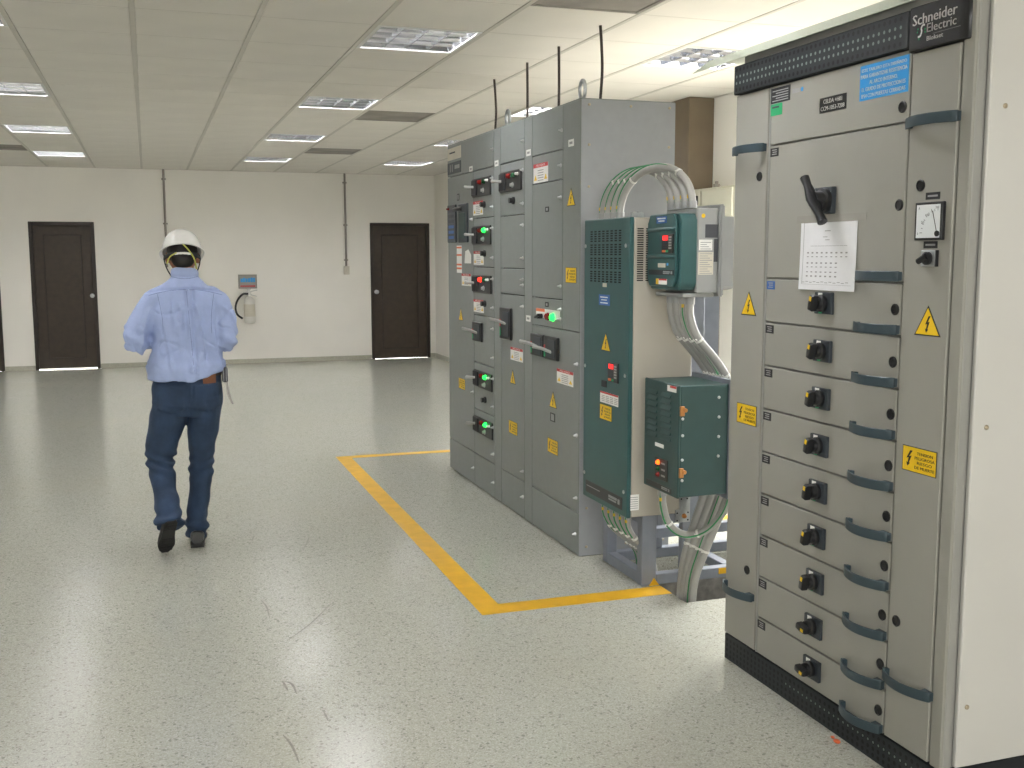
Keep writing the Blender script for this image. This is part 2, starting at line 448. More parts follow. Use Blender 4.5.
for a, b in ((y0+.05, (y0+y1)/2-.025), ((y0+y1)/2+.025, y1-.05)):
    B(RX1+.047, RX1+.053, a, b, z0+.05, z1-.05).build('pane', 'glass', win, smooth=False)
struct('floor_outside', MB().box(RX1+.15, 20, -20, 20, -.16, -.06).box(-20, RX1+.15, -20, RY0-.15, -.16, -.06), 'concrete_out', 'pale concrete ground outside the window', smooth=False)
# skirting, in runs between the doors
bb = MB(); x = RX0
for a, b, h in ds:
    if a > x: bb.box(x, a, RY1-.012, RY1, 0, .062)
    x = b
bb.box(x, RX1-.012, RY1-.012, RY1, 0, .062)
struct('baseboard_back', bb, 'baseboard', bevel=.003)
struct('baseboard_right', B(RX1-.012, RX1, y1+.05, RY1, 0, .062), 'baseboard', bevel=.003)
struct('baseboard_left', B(RX0, RX0+.012, RY0, RY1, 0, .062), 'baseboard', bevel=.003)

def door(name, x0, x1, h, knob_x, label, sill_or_light='doorframe'):
    d = thing(name, ((x0+x1)/2, RY1, 0), label, None); d['kind'] = 'structure'
    fy = RY1-.02
    MB().box(x0, x0+.045, fy, RY1+.1, 0, h).box(x1-.045, x1, fy, RY1+.1, 0, h).box(x0+.045, x1-.045, fy, RY1+.1, h-.045, h).build('door_frame', 'doorframe', d, bevel=.004)
    a, b, c, e = x0+.0455, x1-.0455, .02, h-.0455
    slab = B(a, b, RY1+.012, RY1+.052, c, e).build('door_slab', 'door', d, bevel=.003)
    m = .12; g = MB()
    for q in ((a+m, a+m+.018, c+m, e-m), (b-m-.018, b-m, c+m, e-m)): g.box(q[0], q[1], RY1+.004, RY1+.012, q[2], q[3])
    for q in ((c+m, c+m+.018), (e-m-.018, e-m)): g.box(a+m+.018, b-m-.018, RY1+.004, RY1+.012, q[0], q[1])
    g.build('moulding', 'doorframe', slab, bevel=.003)
    B(a+m+.02, b-m-.02, RY1+.009, RY1+.0118, c+m+.02, e-m-.02).build('door_panel', 'door', slab)
    MB().lathe([(.03,0),(.03,.006),(.012,.01),(.012,.035),(.024,.042),(.030,.058),(.026,.07),(.012,.076)], (knob_x, RY1+.011, .985), (0,-1,0)).build('door_knob', 'chrome', slab)
    B(x0+.05, x1-.05, RY1+.01, RY1+.09, 0.001, .018).build('sill_or_light_line', sill_or_light, d, bevel=.002)
door('door_1', *doors['door_1'], -0.713, 'dark brown panelled door on the left, behind the man', 'alu_and_light_line')  # bright strip stands in for the line of light showing under this door
door('door_2', *doors['door_2'], 3.16, 'dark brown panelled door near the far corner beside the grey cabinets')
door('door_3', *doors['door_3'], -1.92, 'dark brown door cut by the left edge of the photograph')

# ceiling: slab, tiles, grid bars
DX, DY, GX0, GY0 = 0.584, 0.637, -0.02, 5.49
ceil = struct('ceiling', B(RX0-.15, RX1+.15, RY0-.15, RY1+.15, TZ, TZ+.1), 'plenum', 'suspended ceiling of pale square tiles in a grid of bars', smooth=False)
LIGHTS = {(c, r) for c in (-2, 2, 5) for r in (12, 8, 4, 0, -4)} | {(-6, r) for r in (4, 8, 12)}  # nearest row and far-left column are unseen, added to brighten the room
VENTS = {(3, -2), (3, 5), (3, 10), (-3, 11)}
tile_me = {}; rest = MB()
for k in range(-7, 7):
    for j in range(-13, 16):
        if (k, j) in LIGHTS or (k, j) in VENTS: continue
        xa = GX0+k*DX+.013; xb = min(GX0+(k+1)*DX-.013, RX1-.004); ya = GY0+j*DY+.005; yb = min(GY0+(j+1)*DY-.005, RY1-.004)
        if xb-xa < .05 or yb-ya < .05: continue
        yc = (ya+yb)/2; xc = (xa+xb)/2
        seen = yc > 4.0 and xc > -0.13*yc-0.2 and xc < 0.85*yc
        if seen:
            key = (round(xb-xa, 3), round(yb-ya, 3))
            if key not in tile_me: tile_me[key] = B(-key[0]/2, key[0]/2, -key[1]/2, key[1]/2, 0, .014).mesh('ceiling_tile', 'tile', bevel=.003)
            inst('ceiling_tile', tile_me[key], ceil, (xc, yc, CZ))
        else: rest.box(xa, xb, ya, yb, CZ, CZ+.014)
tag(rest.build('ceiling_tile', 'tile', ceil, smooth=False), None, None, None, 'stuff')
for k in range(-6, 8):
    xa = GX0+k*DX
    if xa < RX1-.02: B(xa-.0125, xa+.0125, RY0, RY1, CZ-.002, CZ+.03).build('main_bar', 'bar', ceil, smooth=False)
for j in range(-12, 16):
    ya = GY0+j*DY
    B(RX0, RX1, ya-.0045, ya+.0045, CZ+.001, CZ+.028).build('cross_bar', 'crossbar', ceil, smooth=False)
struct('trim_1', MB().box(RX0, RX1, RY1-.022, RY1, CZ-.003, CZ).box(RX1-.022, RX1, RY0, RY1-.022, CZ-.003, CZ), 'crossbar', smooth=False)

# recessed louvred lights
def light_meshes():
    hx, hy = DX/2-.014, DY/2-.014
    out = {}
    hs = MB(); T = .11
    hs.box(-hx, hx, -hy, hy, T, T+.006); hs.box(-hx, -hx+.004, -hy, hy, .002, T); hs.box(hx-.004, hx, -hy, hy, .002, T)
    hs.box(-hx+.004, hx-.004, -hy, -hy+.004, .002, T); hs.box(-hx+.004, hx-.004, hy-.004, hy, .002, T)
    out['housing'] = hs.mesh('housing', 'housing', smooth=False)
    fr = MB()
    fr.box(-hx, -hx+.02, -hy, hy, -.002, .002); fr.box(hx-.02, hx, -hy, hy, -.002, .002); fr.box(-hx+.02, hx-.02, -hy, -hy+.02, -.002, .002); fr.box(-hx+.02, hx-.02, hy-.02, hy, -.002, .002)
    out['frame'] = fr.mesh('frame', 'housing', smooth=False)
    nx, ny = 4, 4
    def blade(axis, c, half):
        # parabolic blade: thin lower edge, wide top
        prof = [(c-.0012, .003), (c+.0012, .003), (c+.003, .014), (c+.006, .025), (c+.011, .034), (c-.011, .034), (c-.006, .025), (c-.003, .014)]
        return MB().prism(prof, axis, -half, half)
    out['bl_y'] = [blade('y', -hx+.02+(2*hx-.04)*i/nx, hy-.006).mesh('louver_blade', 'louver', ang=50) for i in range(1, nx)]
    out['bl_x'] = [blade('x', -hy+.02+(2*hy-.04)*i/ny, hx-.006).mesh('louver_blade', 'louver', ang=50) for i in range(1, ny)]
    side = MB()
    for sgn in (-1, 1):
        side.prism([(sgn*(hx-.006), .003), (sgn*(hx-.02), .003), (sgn*(hx-.026), .02), (sgn*(hx-.045), .05), (sgn*(hx-.006), .05)], 'y', -hy+.006, hy-.006)
        side.prism([(sgn*(hy-.006), .003), (sgn*(hy-.02), .003), (sgn*(hy-.026), .02), (sgn*(hy-.045), .05), (sgn*(hy-.006), .05)], 'x', -hx+.006, hx-.006)
    out['reflector'] = side.mesh('side_reflector', 'louver', ang=50)
    out['tube'] = MB().cyl((0, -hy+.03, .082), (0, hy-.03, .082), .014, seg=10).mesh('fluorescent_tube', 'tube')
    out['hx'] = hx
    return out
LM = light_meshes()
names = {-2: 'in the left row, before the brown door', 2: 'in the middle row, left of the grey cabinets', 5: 'in the right row above the grey cabinets'}
rank = {0: 'nearest', 4: 'second nearest', 8: 'third nearest', 12: 'farthest'}
for k, j in sorted(LIGHTS):
    loc = (GX0+(k+.5)*DX, GY0+(j+.5)*DY, CZ)
    if k in names and j in rank: lab = f'{rank[j]} louvred ceiling light {names[k]}'
    else: lab = 'unseen louvred ceiling light, overhead or far left, added to brighten the room'
    L = thing('ceiling_light', loc, lab, 'ceiling light', 'recessed louvred ceiling lights')
    for nm in ('housing', 'frame'): inst(nm, LM[nm], L, loc)
    inst('side_reflector', LM['reflector'], L, loc)
    for me in LM['bl_y']+LM['bl_x']: inst('louver_blade', me, L, loc)
    for q in (-.19, -.065, .065, .19): inst('fluorescent_tube', LM['tube'], L, (loc[0]+q, loc[1], loc[2]))
vl = {(3, -2): 'stained grey ceiling vent at the top edge above the cabinets', (3, 5): 'grey ceiling vent beside the second nearest light',
      (3, 10): 'farther grey ceiling vent toward the back wall', (-3, 11): 'grey ceiling vent at the far left edge'}
vm = B(-DX/2+.03, DX/2-.03, -DY/2+.03, DY/2-.03, .004, .012).mesh('perforated_panel', 'vent')
vf = MB(); a, b = DX/2-.014, DY/2-.007
vf.box(-a, -a+.02, -b, b, -.001, .012); vf.box(a-.02, a, -b, b, -.001, .012); vf.box(-a+.02, a-.02, -b, -b+.02, -.001, .012); vf.box(-a+.02, a-.02, b-.02, b, -.001, .012)
vf = vf.mesh('frame', 'vent', bevel=.002)
for k, j in sorted(VENTS):
    loc = (GX0+(k+.5)*DX, GY0+(j+.5)*DY, CZ)
    L = thing('ceiling_vent', loc, vl[(k, j)], 'vent', 'return air vents in the ceiling'); inst('frame', vf, L, loc); inst('perforated_panel', vm, L, loc)

# things on the walls
def wall_conduit(x, z0, label):
    c = thing('wall_conduit', (x, RY1, z0), label, 'conduit', 'conduits on the back wall')
    MB().cyl((x, RY1-.02, z0), (x, RY1-.02, CZ-.001), .015, seg=12).build('pipe', 'conduit_wall', c)
    for z in (2.55, 1.95, 1.45):
        if z > z0+.03: MB().box(x-.03, x+.03, RY1-.006, RY1, z-.01, z+.01).tube([(x-.016, RY1-.006, z), (x-.016, RY1-.03, z), (x, RY1-.037, z), (x+.016, RY1-.03, z), (x+.016, RY1-.006, z)], .003, 6).build('clamp', 'conduit_wall', c)
wall_conduit(0.258, 1.36, 'thin conduit running down the back wall behind the white hard hat')
wall_conduit(2.722, 1.362, 'thin conduit dropping down the back wall to the switch box')
def switch_box(x, label):
    s = thing('switch_box', (x, RY1, 1.24), label, 'switch', 'switch boxes on the back wall')
    B(x-.037, x+.037, RY1-.05, RY1, 1.245, 1.36).build('box', 'box_ivory', s, bevel=.005)
    B(x-.04, x+.04, RY1-.056, RY1-.05, 1.242, 1.363).build('cover_plate', 'box_ivory', s, bevel=.002)
    B(x-.012, x+.012, RY1-.066, RY1-.056, 1.285, 1.32).build('toggle', 'box_ivory', s, bevel=.003)
switch_box(2.722, 'ivory switch box on the back wall left of the far door')
# fire extinguisher and its sign
e = thing('fire_extinguisher', (1.335, RY1, .56), 'white fire extinguisher with black hose hanging on the back wall', 'extinguisher')
ex, ey = 1.335, RY1-.10
MB().lathe([(.02,0),(.068,.006),(.076,.02),(.076,.30),(.072,.33),(.05,.36),(.026,.375),(.024,.40)], (ex, ey, .57), seg=24).build('cylinder', 'ext_white', e)
MB().lathe([(.0765,.10),(.0772,.10),(.0772,.27),(.0765,.27)], (ex, ey, .57), seg=24).build('label_band', 'box_ivory', e)
MB().lathe([(.022,0),(.022,.04),(.014,.05)], (ex, ey, .965)).build('valve', 'metal', e)
MB().prism([(ex-.02, 1.0), (ex+.11, 1.03), (ex+.115, 1.042), (ex-.02, 1.018)], 'y', ey-.012, ey+.012).build('upper_lever', 'metal', e)
MB().prism([(ex, .985), (ex+.10, .955), (ex+.10, .945), (ex, .972)], 'y', ey-.012, ey+.012).build('lower_lever', 'metal', e)
MB().tube(smooth_path([(ex-.015, ey-.01, .985), (ex-.09, ey-.02, .98), (ex-.16, ey-.01, .90), (ex-.19, ey, .80), (ex-.17, ey, .70), (ex-.10, ey, .64)], 6), .014, 8).build('hose', 'black', e)
MB().box(ex-.02, ex+.02, RY1-.03, RY1, .93, 1.06).box(ex-.02, ex+.02, RY1-.13, RY1-.03, 1.045, 1.06).build('bracket', 'metal', e, bevel=.002)
s = thing('extinguisher_sign', (1.327, RY1, 1.06), 'framed grey sign with blue print above the fire extinguisher', 'sign')
B(1.205, 1.449, RY1-.012, RY1, 1.062, 1.246).build('board', 'sign_grey', s)
MB().box(1.2, 1.454, RY1-.018, RY1-.004, 1.236, 1.252).box(1.2, 1.454, RY1-.018, RY1-.004, 1.056, 1.072).box(1.2, 1.214, RY1-.018, RY1-.004, 1.072, 1.236).box(1.44, 1.454, RY1-.018, RY1-.004, 1.072, 1.236).build('frame', 'vent', s)
bl = MB()
for i, (a, h) in enumerate(((1.23, .05), (1.262, .06), (1.297, .05), (1.332, .055), (1.367, .065), (1.40, .06))): bl.box(a, a+.03, RY1-.0135, RY1-.0121, 1.145, 1.145+h)
bl.build('blue_print', 'blue_sign', s)
B(1.225, 1.43, RY1-.0135, RY1-.0121, 1.08, 1.10).build('red_stripe', 'red_print', s)

# brown column and the panelboard on the right wall
col = B(3.84, RX1, 7.18, 7.62, 0, CZ-.001).build('wall_column', 'column', bevel=.006, origin=(3.95, 7.4, 0))
tag(col, 'brown painted column against the white wall behind the cabinets', 'column')
p = thing('panelboard', (3.9, 7.0, 1.3), 'beige electrical panelboard on the white wall behind the green drives', 'electrical panel')
B(3.87, RX1, 6.55, 7.17, 1.32, 2.0).build('enclosure', 'panelboard', p, bevel=.006)
dr = B(3.855, 3.869, 6.57, 7.0, 1.34, 1.985).build('door', 'panelboard', p, bevel=.004)
MB().cyl((3.855, 6.62, 1.66), (3.84, 6.62, 1.66), .014).build('latch', 'black', dr)
B(3.855, 3.869, 7.02, 7.155, 1.34, 1.985).build('side_cover', 'panelboard', p, bevel=.004)
B(3.85, 3.8545, 7.05, 7.12, 1.88, 1.95).build('breaker_window', 'black', p)
for yy in (6.62, 6.95): MB().box(3.93, 3.97, yy-.012, yy+.012, 2.0, 2.03).cyl((3.95, yy, 2.03), (3.95, yy, 2.05), .012).build('mounting_lug', 'conduit_wall', p)
MB().tube(smooth_path([(3.95, 6.9, 1.32), (3.95, 6.9, .9), (3.95, 6.9, .05)], 4), .02, 10).build('riser_pipe', 'conduit_wall', p)

# ------------------------------------------------------------------ motor control centre (far grey cabinets)
X1 = 2.007; MY0, MY1, MZ = 4.845, 7.262, 2.266
mc = thing('motor_control_center', (2.26, 6.05, 0), 'long grey motor control cabinets with many drawers and pilot lights', 'electrical cabinet')
B(X1+.022, 2.51, MY0+.004, MY1, 0, MZ-.004).build('enclosure', 'gap', mc)
B(X1+.004, 2.512, MY0-.002, MY0+.003, .004, MZ).build('side_panel', 'mcc_side', mc)
B(X1+.0, 2.51, MY0, MY1, MZ-.0035, MZ+.004).build('roof', 'mcc', mc)
B(X1+.03, 2.51, MY1+.0005, MY1+.004, .004, MZ).build('side_panel', 'mcc_side', mc)
B(2.5105, 2.514, MY0, MY1, .004, MZ).build('rear_panel', 'mcc_side', mc)
bolt_me = MB().lathe([(.007,0),(.007,.003),(.004,.005)], (0,0,0), (0,-1,0), 8).mesh('bolt', 'bolt')
for x_ in (2.05, 2.27, 2.48):
    for z in (.05, .25, .75, 1.2, 1.85, 2.05, 2.24):
        if x_ == 2.27 and .3 < z < 2.2: continue
        inst('bolt', bolt_me, mc, (x_, MY0-.002, z))
latch_me = MB().lathe([(.010,0),(.010,.004),(.007,.008),(.004,.02)], (0,0,0), (-1,0,0), 8).mesh('latch', 'chrome')
def mdoor(y0, y1, z0, z1, latches=(), name='door'):
    g = .0028
    d = FX(y0-g if y0 > y1 else y0+g, y1+g if y0 > y1 else y1-g, z0+g, z1-g, X1, -.02, 0).build(name, 'mcc', mc, bevel=.002)
    for y, z in latches: inst('latch', latch_me, d, (X1, y, z))
    return d
# first section
mdoor(7.262, 6.215, 2.053, 2.266, [(6.226, 2.154)], 'header_panel')
mdoor(7.262, 6.643, .22, 2.053, [(6.67, .62), (6.67, 1.75)])
zs = [2.053, 1.752, 1.443, 1.135, .826, .52, .22]
for i in range(6): mdoor(6.643, 6.212, zs[i+1], zs[i], [(6.235, zs[i]-.07), (6.235, zs[i+1]+.06)])
mdoor(7.262, 6.643, .004, .22, [(6.67, .11)], 'kick_panel'); mdoor(6.643, 6.212, .004, .22, [(6.235, .1)], 'kick_panel')
mdoor(6.212, 6.08, .004, 2.266, [], 'wireway_cover')
# second section
mdoor(6.08, 5.657, 2.051, 2.266, [(5.67, 2.15)], 'header_panel')
for a, b in ((1.747, 2.051), (1.442, 1.747), (1.29, 1.442), (.22, 1.29)): mdoor(6.08, 5.657, a, b, [(5.68, b-.06), (5.68, a+.06)])
mdoor(6.08, 5.657, .004, .22, [(5.68, .13)], 'kick_panel'); mdoor(5.657, 5.53, .004, 2.266, [], 'wireway_cover')
# third section
mdoor(5.53, 5.077, 2.05, 2.266, [(5.09, 2.144)], 'header_panel')
mdoor(5.53, 5.077, 1.90, 2.05, [(5.1, 1.97)]); mdoor(5.53, 5.077, 1.29, 1.90, [(5.1, 1.81), (5.1, 1.36)]); mdoor(5.53, 5.077, 1.138, 1.29, [(5.1, 1.24), (5.1, 1.19)])
mdoor(5.077, 4.845, 1.138, 2.266, [], 'wireway_cover')
mdoor(5.53, 4.845, .223, 1.138, [(4.87, .62), (4.87, .98), (4.87, .3)]); mdoor(5.53, 4.845, .004, .223, [(4.88, .11)], 'kick_panel')
# nameplates and tags
n = FX(7.25, 6.92, 2.166, 2.246, X1, 0, .002).build('nameplate', 'box_ivory', mc, smooth=False)
FX(7.2, 7.06, 2.208, 2.218, X1, .0021, .0025).build('print', 'dark_print', n, smooth=False)
n = FX(7.25, 6.925, 2.07, 2.148, X1, 0, .003).build('maker_badge', 'char', mc, smooth=False)
for q in ((7.12, 7.135, 2.085, 2.135), (7.17, 7.185, 2.085, 2.135), (6.95, 7.07, 2.10, 2.125)): B(X1-.0036, X1-.0031, *q).build('emblem', 'grey_print', n, smooth=False)
for y, z in ((6.692, 2.072), (6.157, 2.065), (5.59, 2.077), (4.967, 2.069), (5.592, 1.167)):
    a = FX(y+.035, y-.035, z-.017, z+.017, X1, 0, .0015).build('tag_plate', 'white_print', mc, smooth=False)
    FX(y+.02, y-.02, z-.006, z+.006, X1, .0016, .002).build('print', 'grey_print', a, smooth=False)
for y0, y1, z0, z1 in ((7.02, 6.97, 1.885, 1.93), (5.325, 5.275, 1.745, 1.772), (5.325, 5.275, 1.245, 1.27), (5.243, 5.174, .64, .686)):
    a = FX(y0, y1, z0, z1, X1, 0, .0015).build('number_plate', 'black_matte', mc, smooth=False)
    FX(y0-.012, y1+.012, z0+.006, z1-.006, X1, .0016, .0019).build('print', 'grey_print', a, smooth=False)
# breaker operators with lever, lamps and selector
def lamp(parent, y, z, m, d0, r=.013): MB().lathe([(r*1.25,0),(r*1.25,.006),(r,.007),(r,.016),(r*.6,.021)], (X1-d0, y, z), (-1,0,0), 12).build('pilot_lamp', m, parent)
def breaker(y0, y1, z0, z1, red, grn):
    w_ = y0-y1; h = z1-z0
    b = FX(y0-.004, y1+.004, z0+.003, z1-.003, X1, 0, .010).build('breaker_operator', 'black', mc, bevel=.004)
    FX(y0-.01, y0-w_*.3, z0+h*.1, z1-h*.1, X1, .0102, .018).build('lever_housing', 'black_matte', b, bevel=.003)
    yy = y0-w_*.16; zz = z0+h*.55
    MB().tube([(X1-.017, yy, zz), (X1-.04, yy+.012, zz), (X1-.066, yy+.03, zz+.002)], [(.008,.010), (.009,.018), (.010,.026)], 10).build('operating_lever', 'lever', b)
    FX(y0-.001, y0-.012, z0+h*.15, z0+h*.8, X1, .0102, .012).build('position_marker', 'red_print', b)
    lamp(b, y1+w_*.52, z0+h*.74, red, .010); lamp(b, y1+w_*.30, z0+h*.74, grn, .010); lamp(b, y1+w_*.13, z0+h*.76, 'white_print', .010, .007)
    MB().lathe([(.016,0),(.016,.006),(.010,.008),(.010,.018)], (X1-.010, y1+w_*.36, z0+h*.3), (-1,0,0), 12).build('selector_knob', 'chrome', b)
breaker(6.645, 6.255, 1.882, 2.005, 'red_off', 'green_off')
breaker(6.645, 6.255, 1.580, 1.706, 'red_off', 'green_on')
breaker(6.645, 6.252, 1.276, 1.396, 'red_on', 'green_off')
breaker(6.638, 6.243, .666, .782, 'red_off', 'green_on')
breaker(6.643, 6.236, .364, .478, 'red_off', 'green_on')
breaker(6.08, 5.69, 1.88, 2.004, 'red_off', 'green_off')
def disconnect(y0, y1, z0, z1, lever_up=.6, m='lever'):
    w_ = y0-y1; h = z1-z0
    b = FX(y0-.003, y1+.003, z0, z1, X1, 0, .016).build('disconnect_handle', 'black', mc, bevel=.004)
    FX(y0-w_*.35, y1+w_*.12, z0+h*.1, z1-h*.12, X1, .0162, .020).build('slot_plate', 'char', b, bevel=.002)
    FX(y0-.012, y0-.03, z0+h*.1, z0+h*.35, X1, .0162, .018).build('green_marker', 'green_label', b); FX(y0-.012, y0-.03, z0+h*.4, z0+h*.62, X1, .0162, .018).build('red_marker', 'red_print', b)
    zz = z0+h*lever_up; yy = (y0+y1)/2
    MB().tube([(X1-.016, yy-.02, zz-.02), (X1-.06, yy, zz), (X1-.10, yy+.03, zz+.010)], [(.008,.012), (.009,.015), (.010,.022)], 10).build('operating_lever', m, b)
disconnect(6.645, 6.44, .967, 1.09); disconnect(6.07, 5.862, 1.022, 1.21); disconnect(5.523, 5.32, .972, 1.092); disconnect(5.312, 5.11, .97, 1.092, .5)
for y, z in ((5.84, 1.83), (6.399, 1.832), (6.399, .603), (6.395, 1.53), (6.395, 1.215)):
    MB().lathe([(.022,0),(.022,.01),(.016,.012),(.016,.03)], (X1, y, z), (-1,0,0), 14).build('selector_switch', 'black', mc)
# meter module and tall handle module
b = FX(7.235, 7.03, 1.604, 1.862, X1, 0, .012).build('trip_unit', 'char', mc, bevel=.004)
for i in range(6): FX(7.20, 7.07, 1.63+i*.036, 1.65+i*.036, X1, .0122, .0135).build('key_row', 'blue_label' if i < 3 else 'dark_print', b)
lamp(b, 7.19, 1.835, 'red_off', .012, .006)
b = FX(6.96, 6.752, 1.602, 1.86, X1, 0, .012).build('handle_module', 'char', mc, bevel=.004)
FX(6.93, 6.79, 1.63, 1.80, X1, .0122, .016).build('cover', 'vfd_green_dark', b, bevel=.003)
MB().tube([(X1-.012, 6.88, 1.825), (X1-.03, 6.91, 1.825), (X1-.032, 6.99, 1.822)], .014, 10).build('rotary_handle', 'black', b)
# control strip with lamps on the third section
b = FX(5.463, 5.11, 1.183, 1.232, X1, 0, .0015).build('control_label', 'white_print', mc, smooth=False)
FX(5.463, 5.33, 1.216, 1.232, X1, .0016, .002).build('orange_band', 'orange_print', b, smooth=False)
lamp(b, 5.275, 1.195, 'red_off', .0016, .017); lamp(b, 5.20, 1.195, 'green_on', .0016, .017)
MB().tube([(X1-.002, 5.37, 1.192), (X1-.03, 5.37, 1.192)], .014, 10).tube([(X1-.03, 5.40, 1.186), (X1-.03, 5.345, 1.2)], .008, 8).build('selector_switch', 'black', b)
# stickers
for y0, y1, z0, z1 in ((6.645, 6.435, 1.768, 1.861), (6.642, 6.426, 1.454, 1.546), (6.923, 6.705, 1.312, 1.398), (6.648, 6.427, 1.15, 1.237), (5.901, 5.685, .905, .986), (5.509, 5.288, 1.90, 2.007), (5.149, 4.922, .853, .934)):
    danger_label(mc, X1, y0, y1, z0+.004, z1-.002)
a = FX(7.041, 6.922, 1.40, 1.583, X1, 0, .001).build('sticker_strip', 'white_print', mc, smooth=False)
for z in (1.57, 1.52, 1.455, 1.43): FX(7.041, 6.922, z-.006, z+.006, X1, .0011, .0015).build('orange_band', 'orange_print', a, smooth=False)
MB().prism([(6.85, 1.465), (6.70, 1.465), (6.70, 1.52), (6.76, 1.556), (6.83, 1.545)], 'x', X1-.001, X1-.002).build('paper_tag', 'white_print', mc, smooth=False)
for yc, z0, z1, hw in ((6.95, 1.078, 1.162, .05), (5.862, .768, .85, .05), (4.964, 1.761, 1.85, .055), (5.204, .715, .803, .055)): warn_tri(mc, X1, yc, z0, z1, hw)
for q in ((7.012, 6.863, .608, .682), (5.932, 5.781, .468, .545), (5.282, 5.131, .467, .545), (5.031, 4.89, 1.38, 1.458)): warn_rect(mc, X1, *q)
# lifting eyes on the roof
for y in (4.93, 6.07):
    c = Vector((2.05, y, MZ+.055))
    MB().tube([c+Vector((0, .035*math.cos(t*math.pi/8), .045*math.sin(t*math.pi/8))) for t in range(16)], .009, 8, closed=True).cyl((2.05, y, MZ+.004), (2.05, y, MZ+.015), .02).build('lifting_eye', 'galv', mc)
# hanging wires between roof and ceiling
for (y, lab) in ((6.887, 'leftmost dark cable rising from the grey cabinets to the ceiling'), (6.237, 'second dark cable from the left above the grey cabinets'),
                 (5.711, 'third dark cable from the left above the grey cabinets'), (5.132, 'rightmost dark cable, slightly bent, above the grey cabinets')):
    bend = .012 if y < 5.3 or y > 6.8 else .002
    r = thing('hanging_cable', (2.23, y, MZ+.004), lab, 'cable', 'dark cables between cabinet roof and ceiling')
    MB().tube(smooth_path([(2.23, y, MZ+.006), (2.23+bend, y, 2.45), (2.23+bend*.6, y, 2.58), (2.23, y, CZ-.003)], 5), .008, 8).build('cable', 'rod', r)
    MB().lathe([(.018,0),(.018,.012),(.01,.02)], (2.23, y, MZ+.0042), (0,0,1), 10).build('gland', 'black', r)

# ------------------------------------------------------------------ tall drive on the stand
XV, VY0, VY1, VZ0, VZ1 = 2.0, 4.262, 4.77, .34, 1.682
dv = thing('drive_cabinet', (2.17, 4.5, VZ0), 'tall drive unit with dark green front and beige side, beside the grey cabinets', 'drive')
B(XV+.022, 2.315, VY0, VY1, VZ0+.001, VZ1).build('case', 'vfd_beige', dv, bevel=.004)
fc = B(XV, XV+.021, VY0-.002, VY1+.002, VZ0-.002, VZ1+.002).build('front_cover', 'vfd_green', dv, bevel=.004)
mb = MB()
for c in range(8):
    y = 4.685-c*.046
    for r_ in range(4):
        z = 1.60-r_*.062
        for q in range(5): mb.box(XV-.0012, XV+.0002, y-.012, y+.012, z-.02+q*.011, z-.02+q*.011+.0065)
tag(mb.build('vent_slots', 'hole_dark', fc, smooth=False), None, None, None, 'stuff')
mb = MB()
for x_ in (2.036, 2.078, 2.12):
    for q in range(24): mb.box(x_, x_+.030, VY0-.0012, VY0+.0002, 1.405+q*.0098, 1.405+q*.0098+.0055)
tag(mb.build('side_vent_slots', 'hole_dark', dv, smooth=False), None, None, None, 'stuff')
screw = MB().lathe([(.009,0),(.009,.003),(.005,.005)], (0,0,0), (-1,0,0), 8).mesh('screw', 'chrome')
for y, z in ((4.755, 1.561), (4.30, 1.56), (4.752, .985), (4.294, .983), (4.752, .457), (4.295, .454)): inst('screw', screw, fc, (XV, y, z))
a = FX(4.55, 4.505, 1.372, 1.39, XV, 0, .001).build('rating_tag', 'box_ivory', dv, smooth=False)
a = FX(4.592, 4.47, 1.287, 1.337, XV, 0, .001).build('blue_label', 'blue_label', dv, smooth=False)
MB().box(XV-.0015, XV-.0011, 4.49, 4.575, 1.322, 1.327).box(XV-.0015, XV-.0011, 4.5, 4.565, 1.310, 1.314).box(XV-.0015, XV-.0011, 4.49, 4.575, 1.296, 1.301).build('print', 'white_print', a, smooth=False)
warn_tri(dv, XV, 4.508, 1.076, 1.162, .054)
def keypad(parent, X, y0, y1, z0, z1):
    w_ = y0-y1; h = z1-z0
    k = FX(y0, y1, z0, z1, X, 0, .008).build('keypad', 'black', parent, bevel=.002)
    FX(y0-w_*.12, y1+w_*.42, z1-h*.32, z1-h*.08, X, .0085, .0095).build('display', 'display_red', k, smooth=False)
    for i in range(5):
        FX(y1+w_*.32, y1+w_*.1, z1-h*(.12+.14*i)-h*.09, z1-h*(.12+.14*i), X, .0085, .0105).build('key', 'grey_print', k)
    for i in range(3): FX(y0-w_*.14, y1+w_*.45, z1-h*(.42+.12*i)-h*.06, z1-h*(.42+.12*i), X, .0085, .0105).build('key', 'dark_print', k)
    FX(y0-w_*.1, y0-w_*.38, z0+h*.06, z0+h*.18, X, .0085, .011).build('stop_key', 'orange_print', k); FX(y0-w_*.42, y0-w_*.62, z0+h*.06, z0+h*.18, X, .0085, .011).build('start_key', 'green_label', k)
keypad(dv, XV, 4.468, 4.358, .94, 1.03)
FX(4.55, 4.495, .907, .937, XV, 0, .003).build('port_cover', 'black_matte', dv)
a = FX(4.567, 4.364, .832, .884, XV, 0, .001).build('instruction_label', 'white_print', dv, smooth=False)
FX(4.567, 4.364, .876, .884, XV, .0011, .0015).build('red_header', 'red_print', a, smooth=False)
mb = MB()
for i in range(4):
    for j in range(4): mb.box(XV-.0015, XV-.0011, 4.55-i*.048-.036, 4.55-i*.048, .84+j*.008, .843+j*.008)
mb.build('print', 'grey_print', a, smooth=False)
warn_rect(dv, XV, 4.569, 4.433, .752, .824)
a = FX(4.735, 4.31, .366, .424, XV, 0, .0015).build('maker_strip', 'black', dv, smooth=False)
